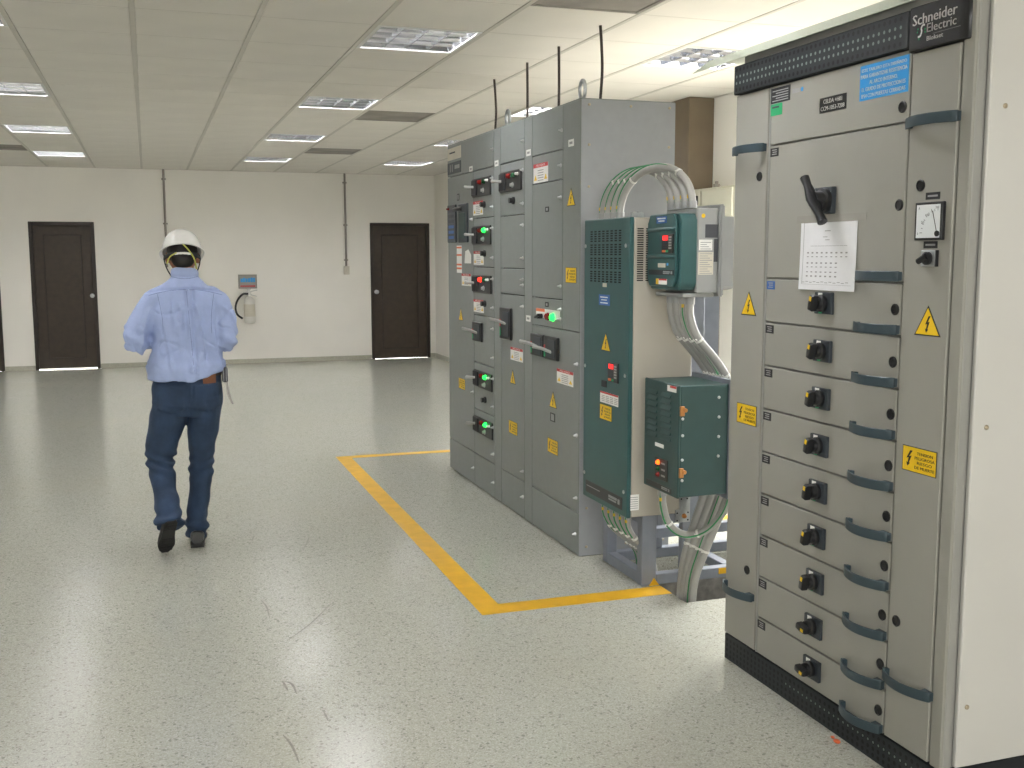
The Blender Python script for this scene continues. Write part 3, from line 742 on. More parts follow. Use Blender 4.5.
FX(4.46, 4.3662, 0.3960, 0.408, XV, .0016, .0019).build('print', 'grey_print', a, smooth=False); FX(4.46, 4.3725, 0.384, 0.3924, XV, .0016, .0019).build('print', 'grey_print', a, smooth=False); FX(4.3575, 4.335, 0.384, 0.408, XV, .0016, .0019).build('emblem', 'grey_print', a, smooth=False)
FX(4.72, 4.56, .398, .402, XV, .0016, .0019).build('print', 'grey_print', a, smooth=False)
a = B(2.012, 2.06, VY0-.0012, VY0-.0002, .374, .446).build('serial_label', 'white_print', dv, smooth=False)
mb = MB()
for i in range(6): mb.box(2.017, 2.055, VY0-.0016, VY0-.0013, .382+i*.01, .385+i*.01)
mb.build('print', 'grey_print', a, smooth=False)
MB().box(2.02, 2.075, VY0+.02, VY0+.03, VZ1, VZ1+.022).cyl((2.035, VY0+.019, VZ1+.014), (2.035, VY0+.031, VZ1+.014), .012).cyl((2.06, VY0+.019, VZ1+.014), (2.06, VY0+.031, VZ1+.014), .012).build('lifting_bracket', 'galv', dv)

# ------------------------------------------------------------------ steel stand
st = thing('equipment_stand', (2.3, 4.5, 0), 'grey-blue steel stand carrying the green drives above the floor opening', 'stand')
SM = 'steel_blue'
B(2.10, 2.155, 4.70, 4.75, .001, .338).build('leg', SM, st, bevel=.003); B(2.097, 2.172, 4.30, 4.352, .001, .338).build('leg', SM, st, bevel=.003)
up = B(2.318, 2.412, 4.325, 4.365, .0505, 1.67).build('upright', SM, st, bevel=.003)
B(2.36, 2.41, 4.705, 4.75, .0505, 1.60).build('upright', SM, st, bevel=.003)
B(2.1725, 3.2, 4.302, 4.35, .001, .05).build('bottom_rail', SM, st, bevel=.003); B(2.1555, 3.2, 4.702, 4.748, .001, .05).build('bottom_rail', SM, st, bevel=.003)
B(2.102, 2.153, 4.3525, 4.6995, .001, .055).build('side_rail', SM, st, bevel=.003); B(2.102, 2.153, 4.3525, 4.6995, .285, .338).build('side_rail', SM, st, bevel=.003)
B(2.1725, 2.3115, 4.305, 4.35, .285, .338).build('top_rail', SM, st, bevel=.003); B(2.1555, 2.3595, 4.705, 4.748, .285, .338).build('top_rail', SM, st, bevel=.003)
B(2.55, 2.60, 4.3525, 4.7, .005, .05).build('cross_rail', SM, st, bevel=.003); B(2.34, 2.9, 4.64, 4.69, .12, .17).build('cross_rail', SM, st, bevel=.003)
MB().prism([(2.135, .001), (2.185, .001), (2.16, .035)], 'y', 4.294, 4.2995).build('corner_mark', 'yellow_paint', st, smooth=False)
B(2.50, 2.56, 4.2985, 4.3015, .02, .048).build('corner_mark', 'yellow_paint', st)
for z in (1.62, 1.45): B(2.338, 2.372, 3.94, 4.3245, z-.02, z+.02).build('mounting_arm', 'galv', st, bevel=.002)
for z in (.90, .60): B(2.3025, 2.33, 3.88, 4.3245, z-.02, z+.02).build('mounting_arm', 'galv', st, bevel=.002)
br = MB().box(2.243, 2.316, 4.253, 4.2605, .30, .36).box(2.262, 2.316, 4.253, 4.2605, .36, .44).build('bracket', 'galv', st)
for x_, z in ((2.27, .41), (2.30, .41), (2.25, .345), (2.25, .31), (2.305, .345), (2.305, .31)): MB().cyl((x_, 4.2528, z), (x_, 4.2518, z), .004, seg=8).build('bolt_hole', 'hole_dark', br)
MB().lathe([(.012,0),(.012,.006),(.007,.016)], (2.285, 4.2528, .33), (0,-1,0), 8).build('bolt', 'copper', br)
B(2.33, 2.52, 4.385, 4.395, .985, 1.40).build('back_plate', SM, st)
MB().box(2.3335, 2.62, 3.905, 3.91, .975, 1.02).box(2.3335, 2.62, 3.91, 3.98, .975, .98).build('cable_tray', 'galv', st)

# ------------------------------------------------------------------ small flange-mounted drive
dr2 = thing('wall_drive', (2.2, 4.09, 1.345), 'compact green drive with red display, below the arching grey conduits', 'drive')
X2v = 2.075; ya, yb = 3.952, 4.24
def chamf(y0, y1, z0, z1, c): return [(y0, z0+c), (y0+c*.6, z0), (y1-c*.6, z0), (y1, z0+c), (y1, z1-c), (y1-c*.6, z1), (y0+c*.6, z1), (y0, z1-c)]
MB().prism(chamf(ya, yb, 1.372, 1.69, .03), 'x', X2v+.012, 2.162).build('cover', 'vfd_green', dr2, bevel=.004)
fr = MB().prism(chamf(ya+.025, yb, 1.385, 1.69, .035), 'x', X2v, X2v+.0118).build('front_face', 'vfd_green', dr2, bevel=.004)
for z in (1.625, 1.512): MB().prism([(X2v-.007, z), (X2v-.0002, z+.01), (X2v-.0002, z-.01)], 'y', ya+.03, yb-.003).build('ridge', 'vfd_green', fr, bevel=.001)
B(2.1625, 2.263, ya+.004, yb-.004, 1.36, 1.712).build('body', 'vfd_grey', dr2, bevel=.005)
pltp = B(2.2635, 2.285, 3.94, 4.25, 1.345, 1.728).build('mounting_flange', 'vfd_grey', dr2, bevel=.006, seg=2)
mb = MB()
mb.box(2.2855, 2.29, 3.95, 4.235, 1.385, 1.68)
for i in range(12): mb.box(2.29, 2.335, 3.955+i*.024, 3.955+i*.024+.008, 1.387, 1.678)
mb.build('heat_sink', 'vfd_grey', dr2, smooth=False)
B(2.11, 2.255, 3.97, 4.225, 1.342, 1.3595).build('gland_plate', 'vfd_grey', dr2, bevel=.003)
a = FX(4.155, 4.06, 1.652, 1.681, X2v, 0, .001).build('blue_label', 'blue_label', dr2, smooth=False)
MB().box(X2v-.0015, X2v-.0011, 4.07, 4.145, 1.670, 1.675).box(X2v-.0015, X2v-.0011, 4.08, 4.135, 1.659, 1.664).build('print', 'white_print', a, smooth=False)
keypad(dr2, X2v, 4.09, 3.988, 1.525, 1.606)
FX(4.135, 4.066, 1.466, 1.484, X2v, 0, .001).build('rating_tag', 'box_ivory', dr2, smooth=False)
FX(4.055, 4.04, 1.474, 1.485, X2v, 0, .001).build('blue_dot', 'blue_sign', dr2, smooth=False)
a = FX(4.222, 3.99, 1.434, 1.456, X2v, 0, .0012).build('maker_strip', 'black', dr2, smooth=False)
FX(4.085, 4.0213, 1.4450, 1.451, X2v, .0016, .0019).build('print', 'grey_print', a, smooth=False); FX(4.085, 4.0255, 1.439, 1.4432, X2v, .0016, .0019).build('print', 'grey_print', a, smooth=False); FX(4.0153, 4.0, 1.439, 1.451, X2v, .0016, .0019).build('emblem', 'grey_print', a, smooth=False)
a = FX(4.15, 4.05, 1.394, 1.418, X2v, 0, .0012).build('danger_label', 'white_print', dr2, smooth=False)
FX(4.15, 4.125, 1.394, 1.418, X2v, .0013, .0017).build('yellow_symbol', 'yellow_label', a, smooth=False); FX(4.123, 4.05, 1.411, 1.418, X2v, .0013, .0017).build('red_header', 'red_print', a, smooth=False)
ys = ya+.004
for nm, q, m in (('paper_label', (2.172, 2.234, 1.538, 1.582), 'white_print'), ('rating_label', (2.17, 2.24, 1.437, 1.53), 'box_ivory'), ('dark_recess', (2.20, 2.258, 1.59, 1.645), 'dark_print'), ('dark_recess', (2.242, 2.26, 1.49, 1.585), 'dark_print')):
    a = B(q[0], q[1], ys-.0012, ys-.0002, q[2], q[3]).build(nm, m, dr2, smooth=False)
    if nm != 'dark_recess':
        mb = MB()
        for i in range(int((q[3]-q[2])/.009)): mb.box(q[0]+.006, q[1]-.006-.01*(i % 3), ys-.0016, ys-.0013, q[2]+.004+i*.009, q[2]+.007+i*.009)
        mb.build('print', 'grey_print', a, smooth=False)
MB().cyl((2.19, ys-.0013, 1.68), (2.19, ys-.0003, 1.68), .009, seg=12).build('yellow_dot', 'yellow_label', dr2, smooth=False)

# ------------------------------------------------------------------ green control box with louvres
cb = thing('control_box', (2.17, 4.03, .51), 'dark green box with louvres and an orange lamp, mounted low on the stand', 'electrical box')
XB, ba, bb_, bz0, bz1 = 2.05, 3.882, 4.192, .513, .982
B(XB+.012, 2.285, ba, bb_, bz0, bz1).build('case', 'vfd_green_dark', cb, bevel=.003)
fcov = B(XB, XB+.0115, ba-.003, bb_+.003, bz0-.004, bz1+.003).build('door', 'vfd_green_dark', cb, bevel=.003)
for c in (4.113, 3.985):
    for i in range(8):
        z = .74+i*.0265
        MB().prism([(XB-.010, z), (XB-.0002, z+.018), (XB-.0002, z)], 'y', c-.045, c+.045).build('louver', 'vfd_green_dark', fcov, bevel=.001)
a = FX(4.087, 4.006, .70, .716, XB, 0, .001).build('tag', 'white_print', cb, smooth=False)
a = FX(4.08, 3.965, .562, .655, XB, 0, .004).build('lamp_panel', 'black', cb, bevel=.001)
for z, m in ((.635, 'amber_on'), (.608, 'green_off'), (.582, 'red_off')):
    MB().lathe([(.011,0),(.011,.004),(.008,.005),(.008,.010),(.004,.013)], (XB-.004, 4.045, z), (-1,0,0), 10).build('pilot_lamp', m, a)
    FX(4.02, 3.985, z-.004, z+.004, XB, .0041, .0045).build('print', 'grey_print', a, smooth=False)
a = FX(4.168, 3.93, .518, .540, XB, 0, .001).build('maker_strip', 'black', cb, smooth=False)
FX(4.02, 3.9637, 0.5290, 0.535, XB, .0016, .0019).build('print', 'grey_print', a, smooth=False); FX(4.02, 3.9675, 0.523, 0.5272, XB, .0016, .0019).build('print', 'grey_print', a, smooth=False); FX(3.9585, 3.945, 0.523, 0.535, XB, .0016, .0019).build('emblem', 'grey_print', a, smooth=False)
a = FX(3.98, 3.90, .952, .977, XB, 0, .001).build('danger_label', 'white_print', cb, smooth=False); FX(3.955, 3.90, .968, .977, XB, .0011, .0015).build('red_header', 'red_print', a, smooth=False)
for z in (.878, .618): MB().box(2.056, 2.076, ba-.010, ba-.0005, z-.02, z+.02).cyl((2.078, ba-.016, z+.004), (2.078, ba-.0005, z+.004), .009, seg=10).build('hinge_latch', 'copper', cb, bevel=.001)
sc2 = MB().lathe([(.0065,0),(.0065,.003),(.003,.005)], (0,0,0), (0,-1,0), 8).mesh('screw', 'chrome')
for x_, z in ((2.071, .845), (2.072, .775), (2.072, .672), (2.073, .585), (2.239, .928), (2.241, .845), (2.241, .762), (2.241, .679)): inst('screw', sc2, cb, (x_, ba, z))
B(2.2855, 2.302, 3.865, 4.21, .49, 1.0).build('back_plate', 'steel_blue', cb, bevel=.002)

# ------------------------------------------------------------------ flexible conduits
def conduit(pts, label, r=.0165, ties=(), wire=None, group='grey flexible conduits at the drives', ends=True):
    P = smooth_path(pts, 8); c = thing('flexible_conduit', P[0], label, 'conduit', group)
    MB().tube(P, r, 12).build('hose', 'flex', c)
    if ends:
        for p0, p1 in ((P[0], P[1]), (P[-1], P[-2])):
            d = (p1-p0).normalized(); MB().cyl(p0+d*.001, p0+d*.03, r*1.25, seg=10).build('connector', 'vfd_grey', c)
            if wire is not None: MB().cyl(p0+d*.031+Vector(wire), p0+d*.045+Vector(wire), .0062, seg=8).build('yellow_tape', 'yellow_tape', c)
    n_ = len(P)
    for t_ in ties:
        i = int(t_*(n_-1)); d = (P[min(i+1, n_-1)]-P[max(i-1, 0)]).normalized()
        MB().cyl(P[i]-d*.005, P[i]+d*.005, r*1.12, seg=10).cyl(P[i]+Vector((-r, -r*.6, 0)), P[i]+Vector((-r-.012, -r*.6-.012, .005)), .003, seg=6).build('cable_tie', 'tie', c)
    if wire is not None:
        off = Vector(wire); MB().tube([p+off for p in P[1:-1]], .0035, 6).build('ground_wire', 'green_wire', c)
    return c
nm4 = ['farthest', 'second farthest', 'second nearest', 'nearest']
for i in range(4):
    s0 = Vector((2.062, 4.70-i*.065, VZ1+.003)); e0 = Vector((2.168+i*.003, 4.195-i*.056, 1.7125)); P_ = []
    for q in range(13):
        t_ = q/12; a_ = math.pi*t_
        m_ = s0.lerp(e0, (1-math.cos(a_))/2); P_.append((m_.x, m_.y, m_.z+.200*math.sin(a_)**.9))
    conduit(P_, f'{nm4[i]} conduit of the four arching from the tall drive to the compact drive', r=.0165, ties=(.3, .72), wire=(-.012, .009, .0125))
for i in range(4):
    yy = 4.19-.056*i; yf = 4.175-.038*i; dx_ = .003*i
    conduit([(2.17, yy, 1.341), (2.172, yy, 1.26), (2.21, yy, 1.17), (2.30, yy, 1.07), (2.365, yy, .97), (2.408+dx_, yy, .80), (2.40+dx_, yy, .58), (2.345+dx_, yy, .42), (2.27+dx_, yy*.5+yf*.5, .22), (2.235, yf, .05), (2.23, yf, -.26)],
            ['leftmost', 'second from left', 'third from left', 'rightmost'][i]+' conduit dropping from the compact drive into the floor opening', r=.0175, ties=(.22, .38, .62, .80), wire=(-.010, -.012, 0) if i == 2 else None)
conduit([(2.085, 4.08, .508), (2.087, 4.08, .44), (2.115, 4.07, .35), (2.19, 4.05, .30), (2.27, 3.99, .34), (2.335, 3.955, .45), (2.352, 3.95, .60), (2.352, 3.95, .93)], 'single grey conduit looping under the dark green louvred box', ties=(.3, .5), wire=(-.014, -.01, -.006))
conduit([(2.337, 4.14, 1.40), (2.40, 4.14, 1.375), (2.47, 4.15, 1.40), (2.52, 4.2, 1.50), (2.53, 4.3, 1.62)], 'short grey conduit curving behind the compact drive', r=.010, ends=False)
for i in range(5):
    y = 4.62-i*.066; x0_ = 2.05
    conduit([(x0_, y, VZ0-.003), (x0_+.005, y, .27), (x0_+.045, y-.01, .20), (2.17, 4.60-i*.045, .13), (2.225, 4.60-i*.045, .03), (2.23, 4.60-i*.045, -.26)],
            ['farthest', 'second farthest', 'middle', 'second nearest', 'nearest'][i]+' conduit running from under the tall drive into the floor', r=.0135, ties=(.35, .62), wire=(-.013, -.006, .003), group='conduits under the tall drive')

# ------------------------------------------------------------------ near switchgear cabinet
XC, CY0, CY1 = 2.012, 2.25, 3.412
cab = thing('switchgear_cabinet', (2.32, 2.83, 0), 'tall beige switchgear cabinet with rows of drawers and curved dark handles in the foreground', 'electrical cabinet')
B(XC+.022, 2.62, CY0+.012, CY1-.001, .1, 2.184).build('frame', 'cab_post', cab)
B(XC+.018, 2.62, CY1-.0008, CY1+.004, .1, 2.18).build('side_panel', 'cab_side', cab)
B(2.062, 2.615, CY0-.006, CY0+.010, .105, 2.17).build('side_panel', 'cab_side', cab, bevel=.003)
B(2.022, 2.048, CY0-.002, CY0+.011, .1, 2.18).build('corner_post', 'cab_post', cab, bevel=.003)
B(2.6205, 2.625, CY0, CY1, .1, 2.18).build('rear_panel', 'cab_side', cab)
for x_, z in ((2.112, 1.90), (2.106, 1.06), (2.09, .28)): inst('bolt', bolt_me, cab, (x_, CY0-.006, z))
# plinth and top vent strip with rows of holes
pl_ = B(XC+.004, 2.615, CY0+.004, CY1, 0, .098).build('plinth', 'plinth', cab, bevel=.002)
def holes(X, y0, y1, zr, step, r, m, parent, name='perforations'):
    mb = MB(); y = y1
    while y > y0:
        for i, z in enumerate(zr):
            k = len(mb.v)
            mb.v += [(X, y+r*math.cos(j*math.pi/4), z+r*1.1*math.sin(j*math.pi/4)) for j in range(8)]; mb.f.append(tuple(range(k, k+8)))
        y -= step
    return tag(mb.build(name, m, parent, smooth=False), None, None, None, 'stuff')
holes(XC+.0032, CY0+.02, CY1-.02, (.018, .038, .058, .078), .0245, .0065, 'hole_dark', pl_)
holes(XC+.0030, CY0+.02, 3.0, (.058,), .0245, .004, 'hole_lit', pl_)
vs = B(XC-.012, XC+.021, 2.49, CY1, 2.082, 2.182).build('vent_strip', 'plinth', cab, bevel=.003)
holes(XC-.0128, 2.505, CY1-.02, (2.098, 2.166), .0235, .0062, 'hole_dark', vs)
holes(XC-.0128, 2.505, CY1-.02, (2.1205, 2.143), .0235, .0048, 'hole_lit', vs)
lg = MB().prism([(XC+.018, 2.262), (XC+.018, 2.489), (XC-.012, 2.489), (XC-.012, 2.30), (XC-.004, 2.272)], 'z', 2.068, 2.186).build('logo_plate', 'black', cab, bevel=.003)
XL = XC-.0132
mb = MB(); put_text(mb, 'Schneider', XL, 2.473, 2.304, 2.135, 2.163, .0009); put_text(mb, 'Electric', XL, 2.416, 2.306, 2.109, 2.132, .0006)
tag(mb.build('maker_lettering', 'white_print', lg, smooth=False), 'white lettering reading Schneider Electric')
B(XL-.0003, XL, 2.290, 2.392, 2.1015, 2.103).build('rule_line', 'grey_print', lg, smooth=False)
mb = MB(); put_text(mb, 'Blokset', XL, 2.415, 2.353, 2.087, 2.099, .0005); mb.build('model_lettering', 'white_print', lg, smooth=False)
mb = MB()
pts = [(2.424, 2.131), (2.433, 2.131), (2.438, 2.124), (2.436, 2.116), (2.441, 2.105), (2.450, 2.103)]
mb.tube([(XL-.0002, a, b) for a, b in smooth_path([(p[0], p[1], 0) for p in pts], 4) for a, b in [(a, b)]] if False else [(XL-.0002, q.x, q.y) for q in smooth_path([(p[0], p[1], 0) for p in pts], 5)], [(.0003, .003)]*26, 6, ref=(1, 0, 0))
mb.build('emblem', 'white_print', lg, smooth=False)
mb = MB()
for a, b in ((2.451, 2.124), (2.453, 2.116), (2.423, 2.120), (2.422, 2.112), (2.446, 2.097)): mb.cyl((XL, a, b), (XL-.0003, a, b), .0028, seg=8)
mb.build('emblem_dots', 'green_label', lg, smooth=False)

def cdoor(y0, y1, z0, z1, name='drawer_front', g=.003):
    return FX(y0-g, y1+g, z0+g, z1-g, XC, -.02, 0).build(name, 'cab', cab, bevel=.0022)
def pull(parent, y0, y1, z, h=.029, out=.034, X=XC):
    """curved strap handle with end blocks"""
    n_ = 14; rs = []
    for i in range(n_+1):
        s_ = i/n_; y = y0+(y1-y0)*s_; d = .009+out*math.sin(math.pi*min(max(s_, 0), 1))**.8
        rs.append([(X-d-.006, y, z), (X-d, y, z), (X-d, y, z+h), (X-d-.006, y, z+h)])
    mb = MB().rings(rs); ym = y1+(y0-y1)*.06
    mb.prism([(X-.0004, y1), (X-.015, y1), (X-.030, y1+.028), (X-.0004, y1+.036)], 'z', z+.002, z+h-.002)
    mb.prism([(X-.0004, y0), (X-.015, y0), (X-.022, y0-.014), (X-.0004, y0-.016)], 'z', z+.002, z+h-.002)
    return mb.build('pull_handle', 'handle', parent, bevel=.0015)
lock_me = MB().lathe([(.0165,0),(.0165,.003),(.013,.005),(.012,.002)], (0,0,0), (-1,0,0), 16).mesh('lock', 'black')
def lock(parent, y, z): inst('lock', lock_me, parent, (XC, y, z))
def numplate(parent, z1, m='black_matte', txt=None):
    FX(3.180, 3.132, z1-.037, z1-.009, XC, 0, .001).build('number_plate', m, parent, smooth=False)
    mb = MB()
    for i in range(3): mb.box(XC-.0016, XC-.0012, 3.142, 3.170-.004*(i % 2), z1-.031+i*.007, z1-.028+i*.007)
    mb.build('print', 'grey_print', parent, smooth=False)
# side channels
chl = cdoor(CY1, 3.199, .102, 2.082, 'side_door'); chr_ = cdoor(2.488, 2.298, .102, 2.068, 'side_door')
B(XC+.004, XC+.021, CY0+.0005, 2.297, .1, 2.182).build('door_jamb', 'cab', cab, bevel=.004)
for z in (1.868, .283): pull(chl, 3.405, 3.205, z)
for z in (1.862, .288): pull(chr_, 2.485, 2.285, z)
lock(chl, 3.245, 1.787); lock(chl, 3.26, .386); lock(chr_, 2.428, 1.707); lock(chr_, 2.45, .466)
B(XC+.001, XC+.02, 3.189, 3.197, .102, 2.08).build('door_strip', 'cab_post', cab, bevel=.002)
# header with plates
hd = cdoor(3.187, 2.488, 1.884, 2.082, 'header_panel'); lock(hd, 2.516, 1.928)
a = FX(3.186, 3.073, 2.022, 2.072, XC, 0, .0012).build('rating_plate', 'black_matte', cab, smooth=False)
mb = MB()
for i in range(5): mb.box(XC-.0017, XC-.0013, 3.083, 3.176-.02*(i % 2), 2.028+i*.008, 2.031+i*.008)
mb.build('print', 'grey_print', a, smooth=False)
a = FX(3.186, 3.118, 1.982, 2.020, XC, 0, .001).build('green_sticker', 'green_label', cab, smooth=False)
FX(3.176, 3.135, 2.006, 2.012, XC, .0011, .0014).build('print', 'dark_print', a, smooth=False)
FX(3.06, 3.018, 2.04, 2.054, XC, 0, .001).build('small_sticker', 'grey_print', cab, smooth=False)
MB().cyl((XC-.0002, 3.006, 2.047), (XC-.0012, 3.006, 2.047), .007, seg=12).build('blue_dot', 'blue_sign', cab, smooth=False)
a = FX(2.907, 2.773, 1.957, 2.003, XC, 0, .0012).build('panel_nameplate', 'black', cab, smooth=False)
lettering([('CELDA +H01', .72), ('CCM-1053-7208', .92)], XC-.0018, 2.905, 2.775, 1.959, 2.001, 'white_print', a, fill=.62, bold=.0005)
a = FX(2.71, 2.497, 1.968, 2.068, XC, 0, .001).build('blue_notice', 'blue_sign', cab, smooth=False)
lettering([('ESTE TABLERO ESTA DISEÑADO', .92), ('PARA GARANTIZAR RESISTENCIA', .95), ('AL ARCO INTERNO.', .58), ('EL GRADO DE PROTECCION ES', .9), ('IP54 CON PUERTAS CERRADAS', .9)], XC-.0016, 2.71, 2.497, 1.971, 2.064, 'white_print', a, fill=.6, bold=.0005)
# main switch door
md = cdoor(3.187, 2.488, 1.439, 1.884, 'main_door'); numplate(md, 1.884); lock(md, 2.513, 1.658); pull(md, 2.682, 2.488, 1.444)
a = FX(2.898, 2.805, 1.645, 1.727, XC, 0, .018).build('main_switch', 'char', cab, bevel=.003)
FX(2.822, 2.812, 1.668, 1.712, XC, .0182, .019).build('print', 'white_print', a, smooth=False)
MB().lathe([(.036,0),(.036,.014),(.028,.018),(.026,.045)], (XC-.018, 2.838, 1.687), (-1,0,0), 20).build('hub', 'black', a)
p0, p1 = Vector((XC-.066, 2.881, 1.757)), Vector((XC-.066, 2.779, 1.617)); pc = (p0+p1)/2; dd = (p1-p0)
MB().tube([p0-dd*.02, p0, p0+dd*.18, pc, p1-dd*.18, p1, p1+dd*.02], [(.007, .009), (.014, .015), (.012, .013), (.014, .026), (.012, .013), (.015, .016), (.008, .010)], 14).build('switch_lever', 'black', a)
# drawers
seams = [1.439, 1.289, 1.138, .987, .836, .687, .539, .388, .238, .102]
def knob(parent, y, z, ang):
    FX(y+.044, y-.044, z-.034, z+.034, XC, 0, .012).build('switch_base', 'char', parent, bevel=.002)
    FX(y+.024, y+.002, z+.012, z+.032, XC, .0122, .0128).build('switch_label', 'white_print', parent, smooth=False)
    FX(y+.018, y+.002, z-.032, z-.025, XC, .0122, .0132).build('green_marker', 'green_label', parent, smooth=False)
    MB().lathe([(.027,0),(.027,.010),(.022,.014),(.020,.026)], (XC-.0122, y, z), (-1,0,0), 18).build('switch_collar', 'black', parent)
    ca, sa = math.cos(ang), math.sin(ang)
    def rot(u, v, d): return (XC-d, y+u*ca-v*sa, z+u*sa+v*ca)
    mb = MB(); prof = [(-.010,-.024), (.010,-.024), (.012,0), (.010,.026), (-.010,.026), (-.012,0)]
    mb.rings([[rot(u, v, .036) for u, v in prof], [rot(u*.95, v, .054) for u, v in prof], [rot(u*.8, v*.85, .060) for u, v in prof]])
    mb.build('switch_knob', 'black', parent, bevel=.0015)
    mb = MB(); q = [(-.005,.008), (.005,.008), (.005,.022), (-.005,.022)]
    mb.rings([[rot(u, v, .0601) for u, v in q], [rot(u, v, .0612) for u, v in q]]); mb.build('position_mark', 'yellow_label', parent, smooth=False)
for i in range(9):
    d = cdoor(3.187, 2.488, seams[i+1], seams[i])
    zc = (seams[i]+seams[i+1])/2
    numplate(d, seams[i], 'blue_label' if i == 0 else 'black_matte'); lock(d, 2.512, zc)
    knob(d, 2.842, zc+.004, math.radians(14) if i < 7 else math.radians(100))
    pull(d, 2.682, 2.488, seams[i+1]+.004)
# ammeter and selector on the right channel
am = FX(2.433, 2.325, 1.558, 1.66, XC, 0, .012).build('ammeter', 'black', cab, bevel=.002)
FX(2.425, 2.333, 1.564, 1.653, XC, .0122, .0126).build('dial_face', 'dial', am, smooth=False)
mb = MB(); cyy, czz = 2.342, 1.578
for i in range(9):
    t_ = math.radians(90*i/8); r0, r1 = .058, .064 if i % 2 else .068
    a0 = (cyy+r0*math.cos(t_), czz+r0*math.sin(t_)); a1 = (cyy+r1*math.cos(t_), czz+r1*math.sin(t_))
    mb.tube([(XC-.0128, *a0), (XC-.0128, *a1)], .0007, 4)
put_text(mb, '0', XC-.0128, 2.420, 2.416, 1.573, 1.579); put_text(mb, '50', XC-.0128, 2.405, 2.394, 1.603, 1.610); put_text(mb, '100', XC-.0128, 2.388, 2.374, 1.622, 1.629)
put_text(mb, 'A', XC-.0128, 2.418, 2.412, 1.640, 1.648); put_text(mb, '200', XC-.0128, 2.352, 2.338, 1.642, 1.648)
mb.build('scale', 'dark_print', am, smooth=False)
MB().tube([(XC-.0132, 2.342, 1.575), (XC-.0132, 2.362, 1.636)], .0009, 5).build('needle', 'black', am)
MB().cyl((XC-.0127, 2.341, 1.575), (XC-.016, 2.341, 1.575), .008, seg=12).build('pivot', 'black', am)
for q in ((2.406, 2.351, 1.667, 1.686), (2.406, 2.352, 1.536, 1.555)):
    a = FX(*q, XC, 0, .001).build('caption_plate', 'black_matte', cab, smooth=False)
    FX(q[0]-.008, q[1]+.008, q[2]+.007, q[3]-.007, XC, .0011, .0014).build('print', 'grey_print', a, smooth=False)
a = FX(2.408, 2.350, 1.487, 1.531, XC, 0, .008).build('selector_switch', 'galv', cab, bevel=.002)
FX(2.3495, 2.346, 1.487, 1.531, XC, 0, .009).build('side_strip', 'black', a)
MB().lathe([(.018,0),(.018,.008),(.012,.012)], (XC-.008, 2.378, 1.509), (-1,0,0), 14).tube([(XC-.022, 2.368, 1.515), (XC-.026, 2.396, 1.500)], [.009, .008], 10).build('selector_knob', 'black', a)
warn_tri(cab, XC, 2.376, 1.298, 1.381, .052); warn_tri(cab, XC, 3.294, 1.306, 1.390, .05)
warn_rect(cab, XC, 2.454, 2.315, .913, .985); warn_rect(cab, XC, 3.356, 3.224, .915, .988)

# taped sheet, loose plate on top, scrap on the floor
ps = thing('paper_sheet', (XC-.002, 2.84, 1.408), 'white printed sheet taped below the black switch handle on the beige cabinet', 'paper')
mb = MB(); nu, nv = 12, 10; rs = []
def curl(u, v): return .0015+.006*u*u*(1-v)+.003*math.sin(u*5)*(1-v)+.004*(1-v)**2
for lay in (0, .0005):
    for i in range(nv+1):
        v = i/nv
        rs.append([(XC-curl(j/nu, v)-lay-(.006 if v < .2 else 0)*0, 2.985-.29*(j/nu)-.004*(1-v)*(j/nu), 1.408+.230*v) for j in range(nu+1)])
k = nu+1; n1 = (nv+1)*k; fl = []
for i in range(nv):
    for j in range(nu):
        a_ = i*k+j; fl.append((a_, a_+1, a_+k+1, a_+k)); fl.append((n1+a_, n1+a_+k, n1+a_+k+1, n1+a_+1))
for i in range(nv):
    a_ = i*k; fl.append((a_, a_+k, n1+a_+k, n1+a_)); a_ = i*k+nu; fl.append((a_, n1+a_, n1+a_+k, a_+k))
for j in range(nu):
    fl.append((j, n1+j, n1+j+1, j+1)); a_ = nv*k+j; fl.append((a_, a_+1, n1+a_+1, n1+a_))
mb.add_mesh([p for r in rs for p in r], fl); mb.build('sheet', 'paper', ps, ang=80)
mb = MB()
def pp(u, v): return (XC-curl(u, v)-.0011, 2.985-.29*u-.004*(1-v)*u, 1.408+.230*v)
def dash(u0, u1, v, h=.006):
    mb.add_mesh([pp(u0, v), pp(u1, v), pp(u1, v+h), pp(u0, v+h)], [(0, 1, 2, 3)])
for i in range(11): dash(.08+.075*i, .11+.075*i, .95, .008)
dash(.45, .55, .80, .01); dash(.42, .50, .72, .008); dash(.46, .54, .68, .008)
for q in range(10): dash(.2+.065*q, .26+.065*q, .60, .005)
for c in range(9):
    for r_, h in ((.50, .02), (.45, .012), (.36, .02), (.31, .012), (.24, .015), (.18, .02)):
        if c > 6 and r_ < .4: continue
        dash(.14+.085*c, .175+.085*c, r_, h)
for q in range(12): dash(.07+.07*q, .12+.07*q, .10+.01*(q % 2), .008)
for v in (.075, .92):
    for q in range(20): dash(.06+.044*q, .06+.044*(q+1), v, .003)
for q in range(30):
    v = .08+.028*q; mb.add_mesh([pp(.06, v), pp(.068, v), pp(.068, v+.028), pp(.06, v+.028)], [(0, 1, 2, 3)])
mb.build('print', 'grey_print', ps, smooth=False)
B(XC-.0029, XC-.0023, 2.655, 3.01, 1.620, 1.643).build('tape', 'clear_tape', ps, smooth=False)
cp = MB().prism([(3.69, 2.2), (3.56, 2.226), (2.47, 2.226), (2.41, 2.2)], 'x', 1.984, 1.989)
cp.box(1.989, 2.55, 2.47, 3.56, 2.2215, 2.226)
tag(cp.build('roof_canopy', 'plate', cab, smooth=False), 'pale green-grey roof canopy with slanted ends')
B(XC+.012, 2.6, CY0+.03, CY1-.03, 2.1845, 2.2212).build('roof', 'cab_post', cab)
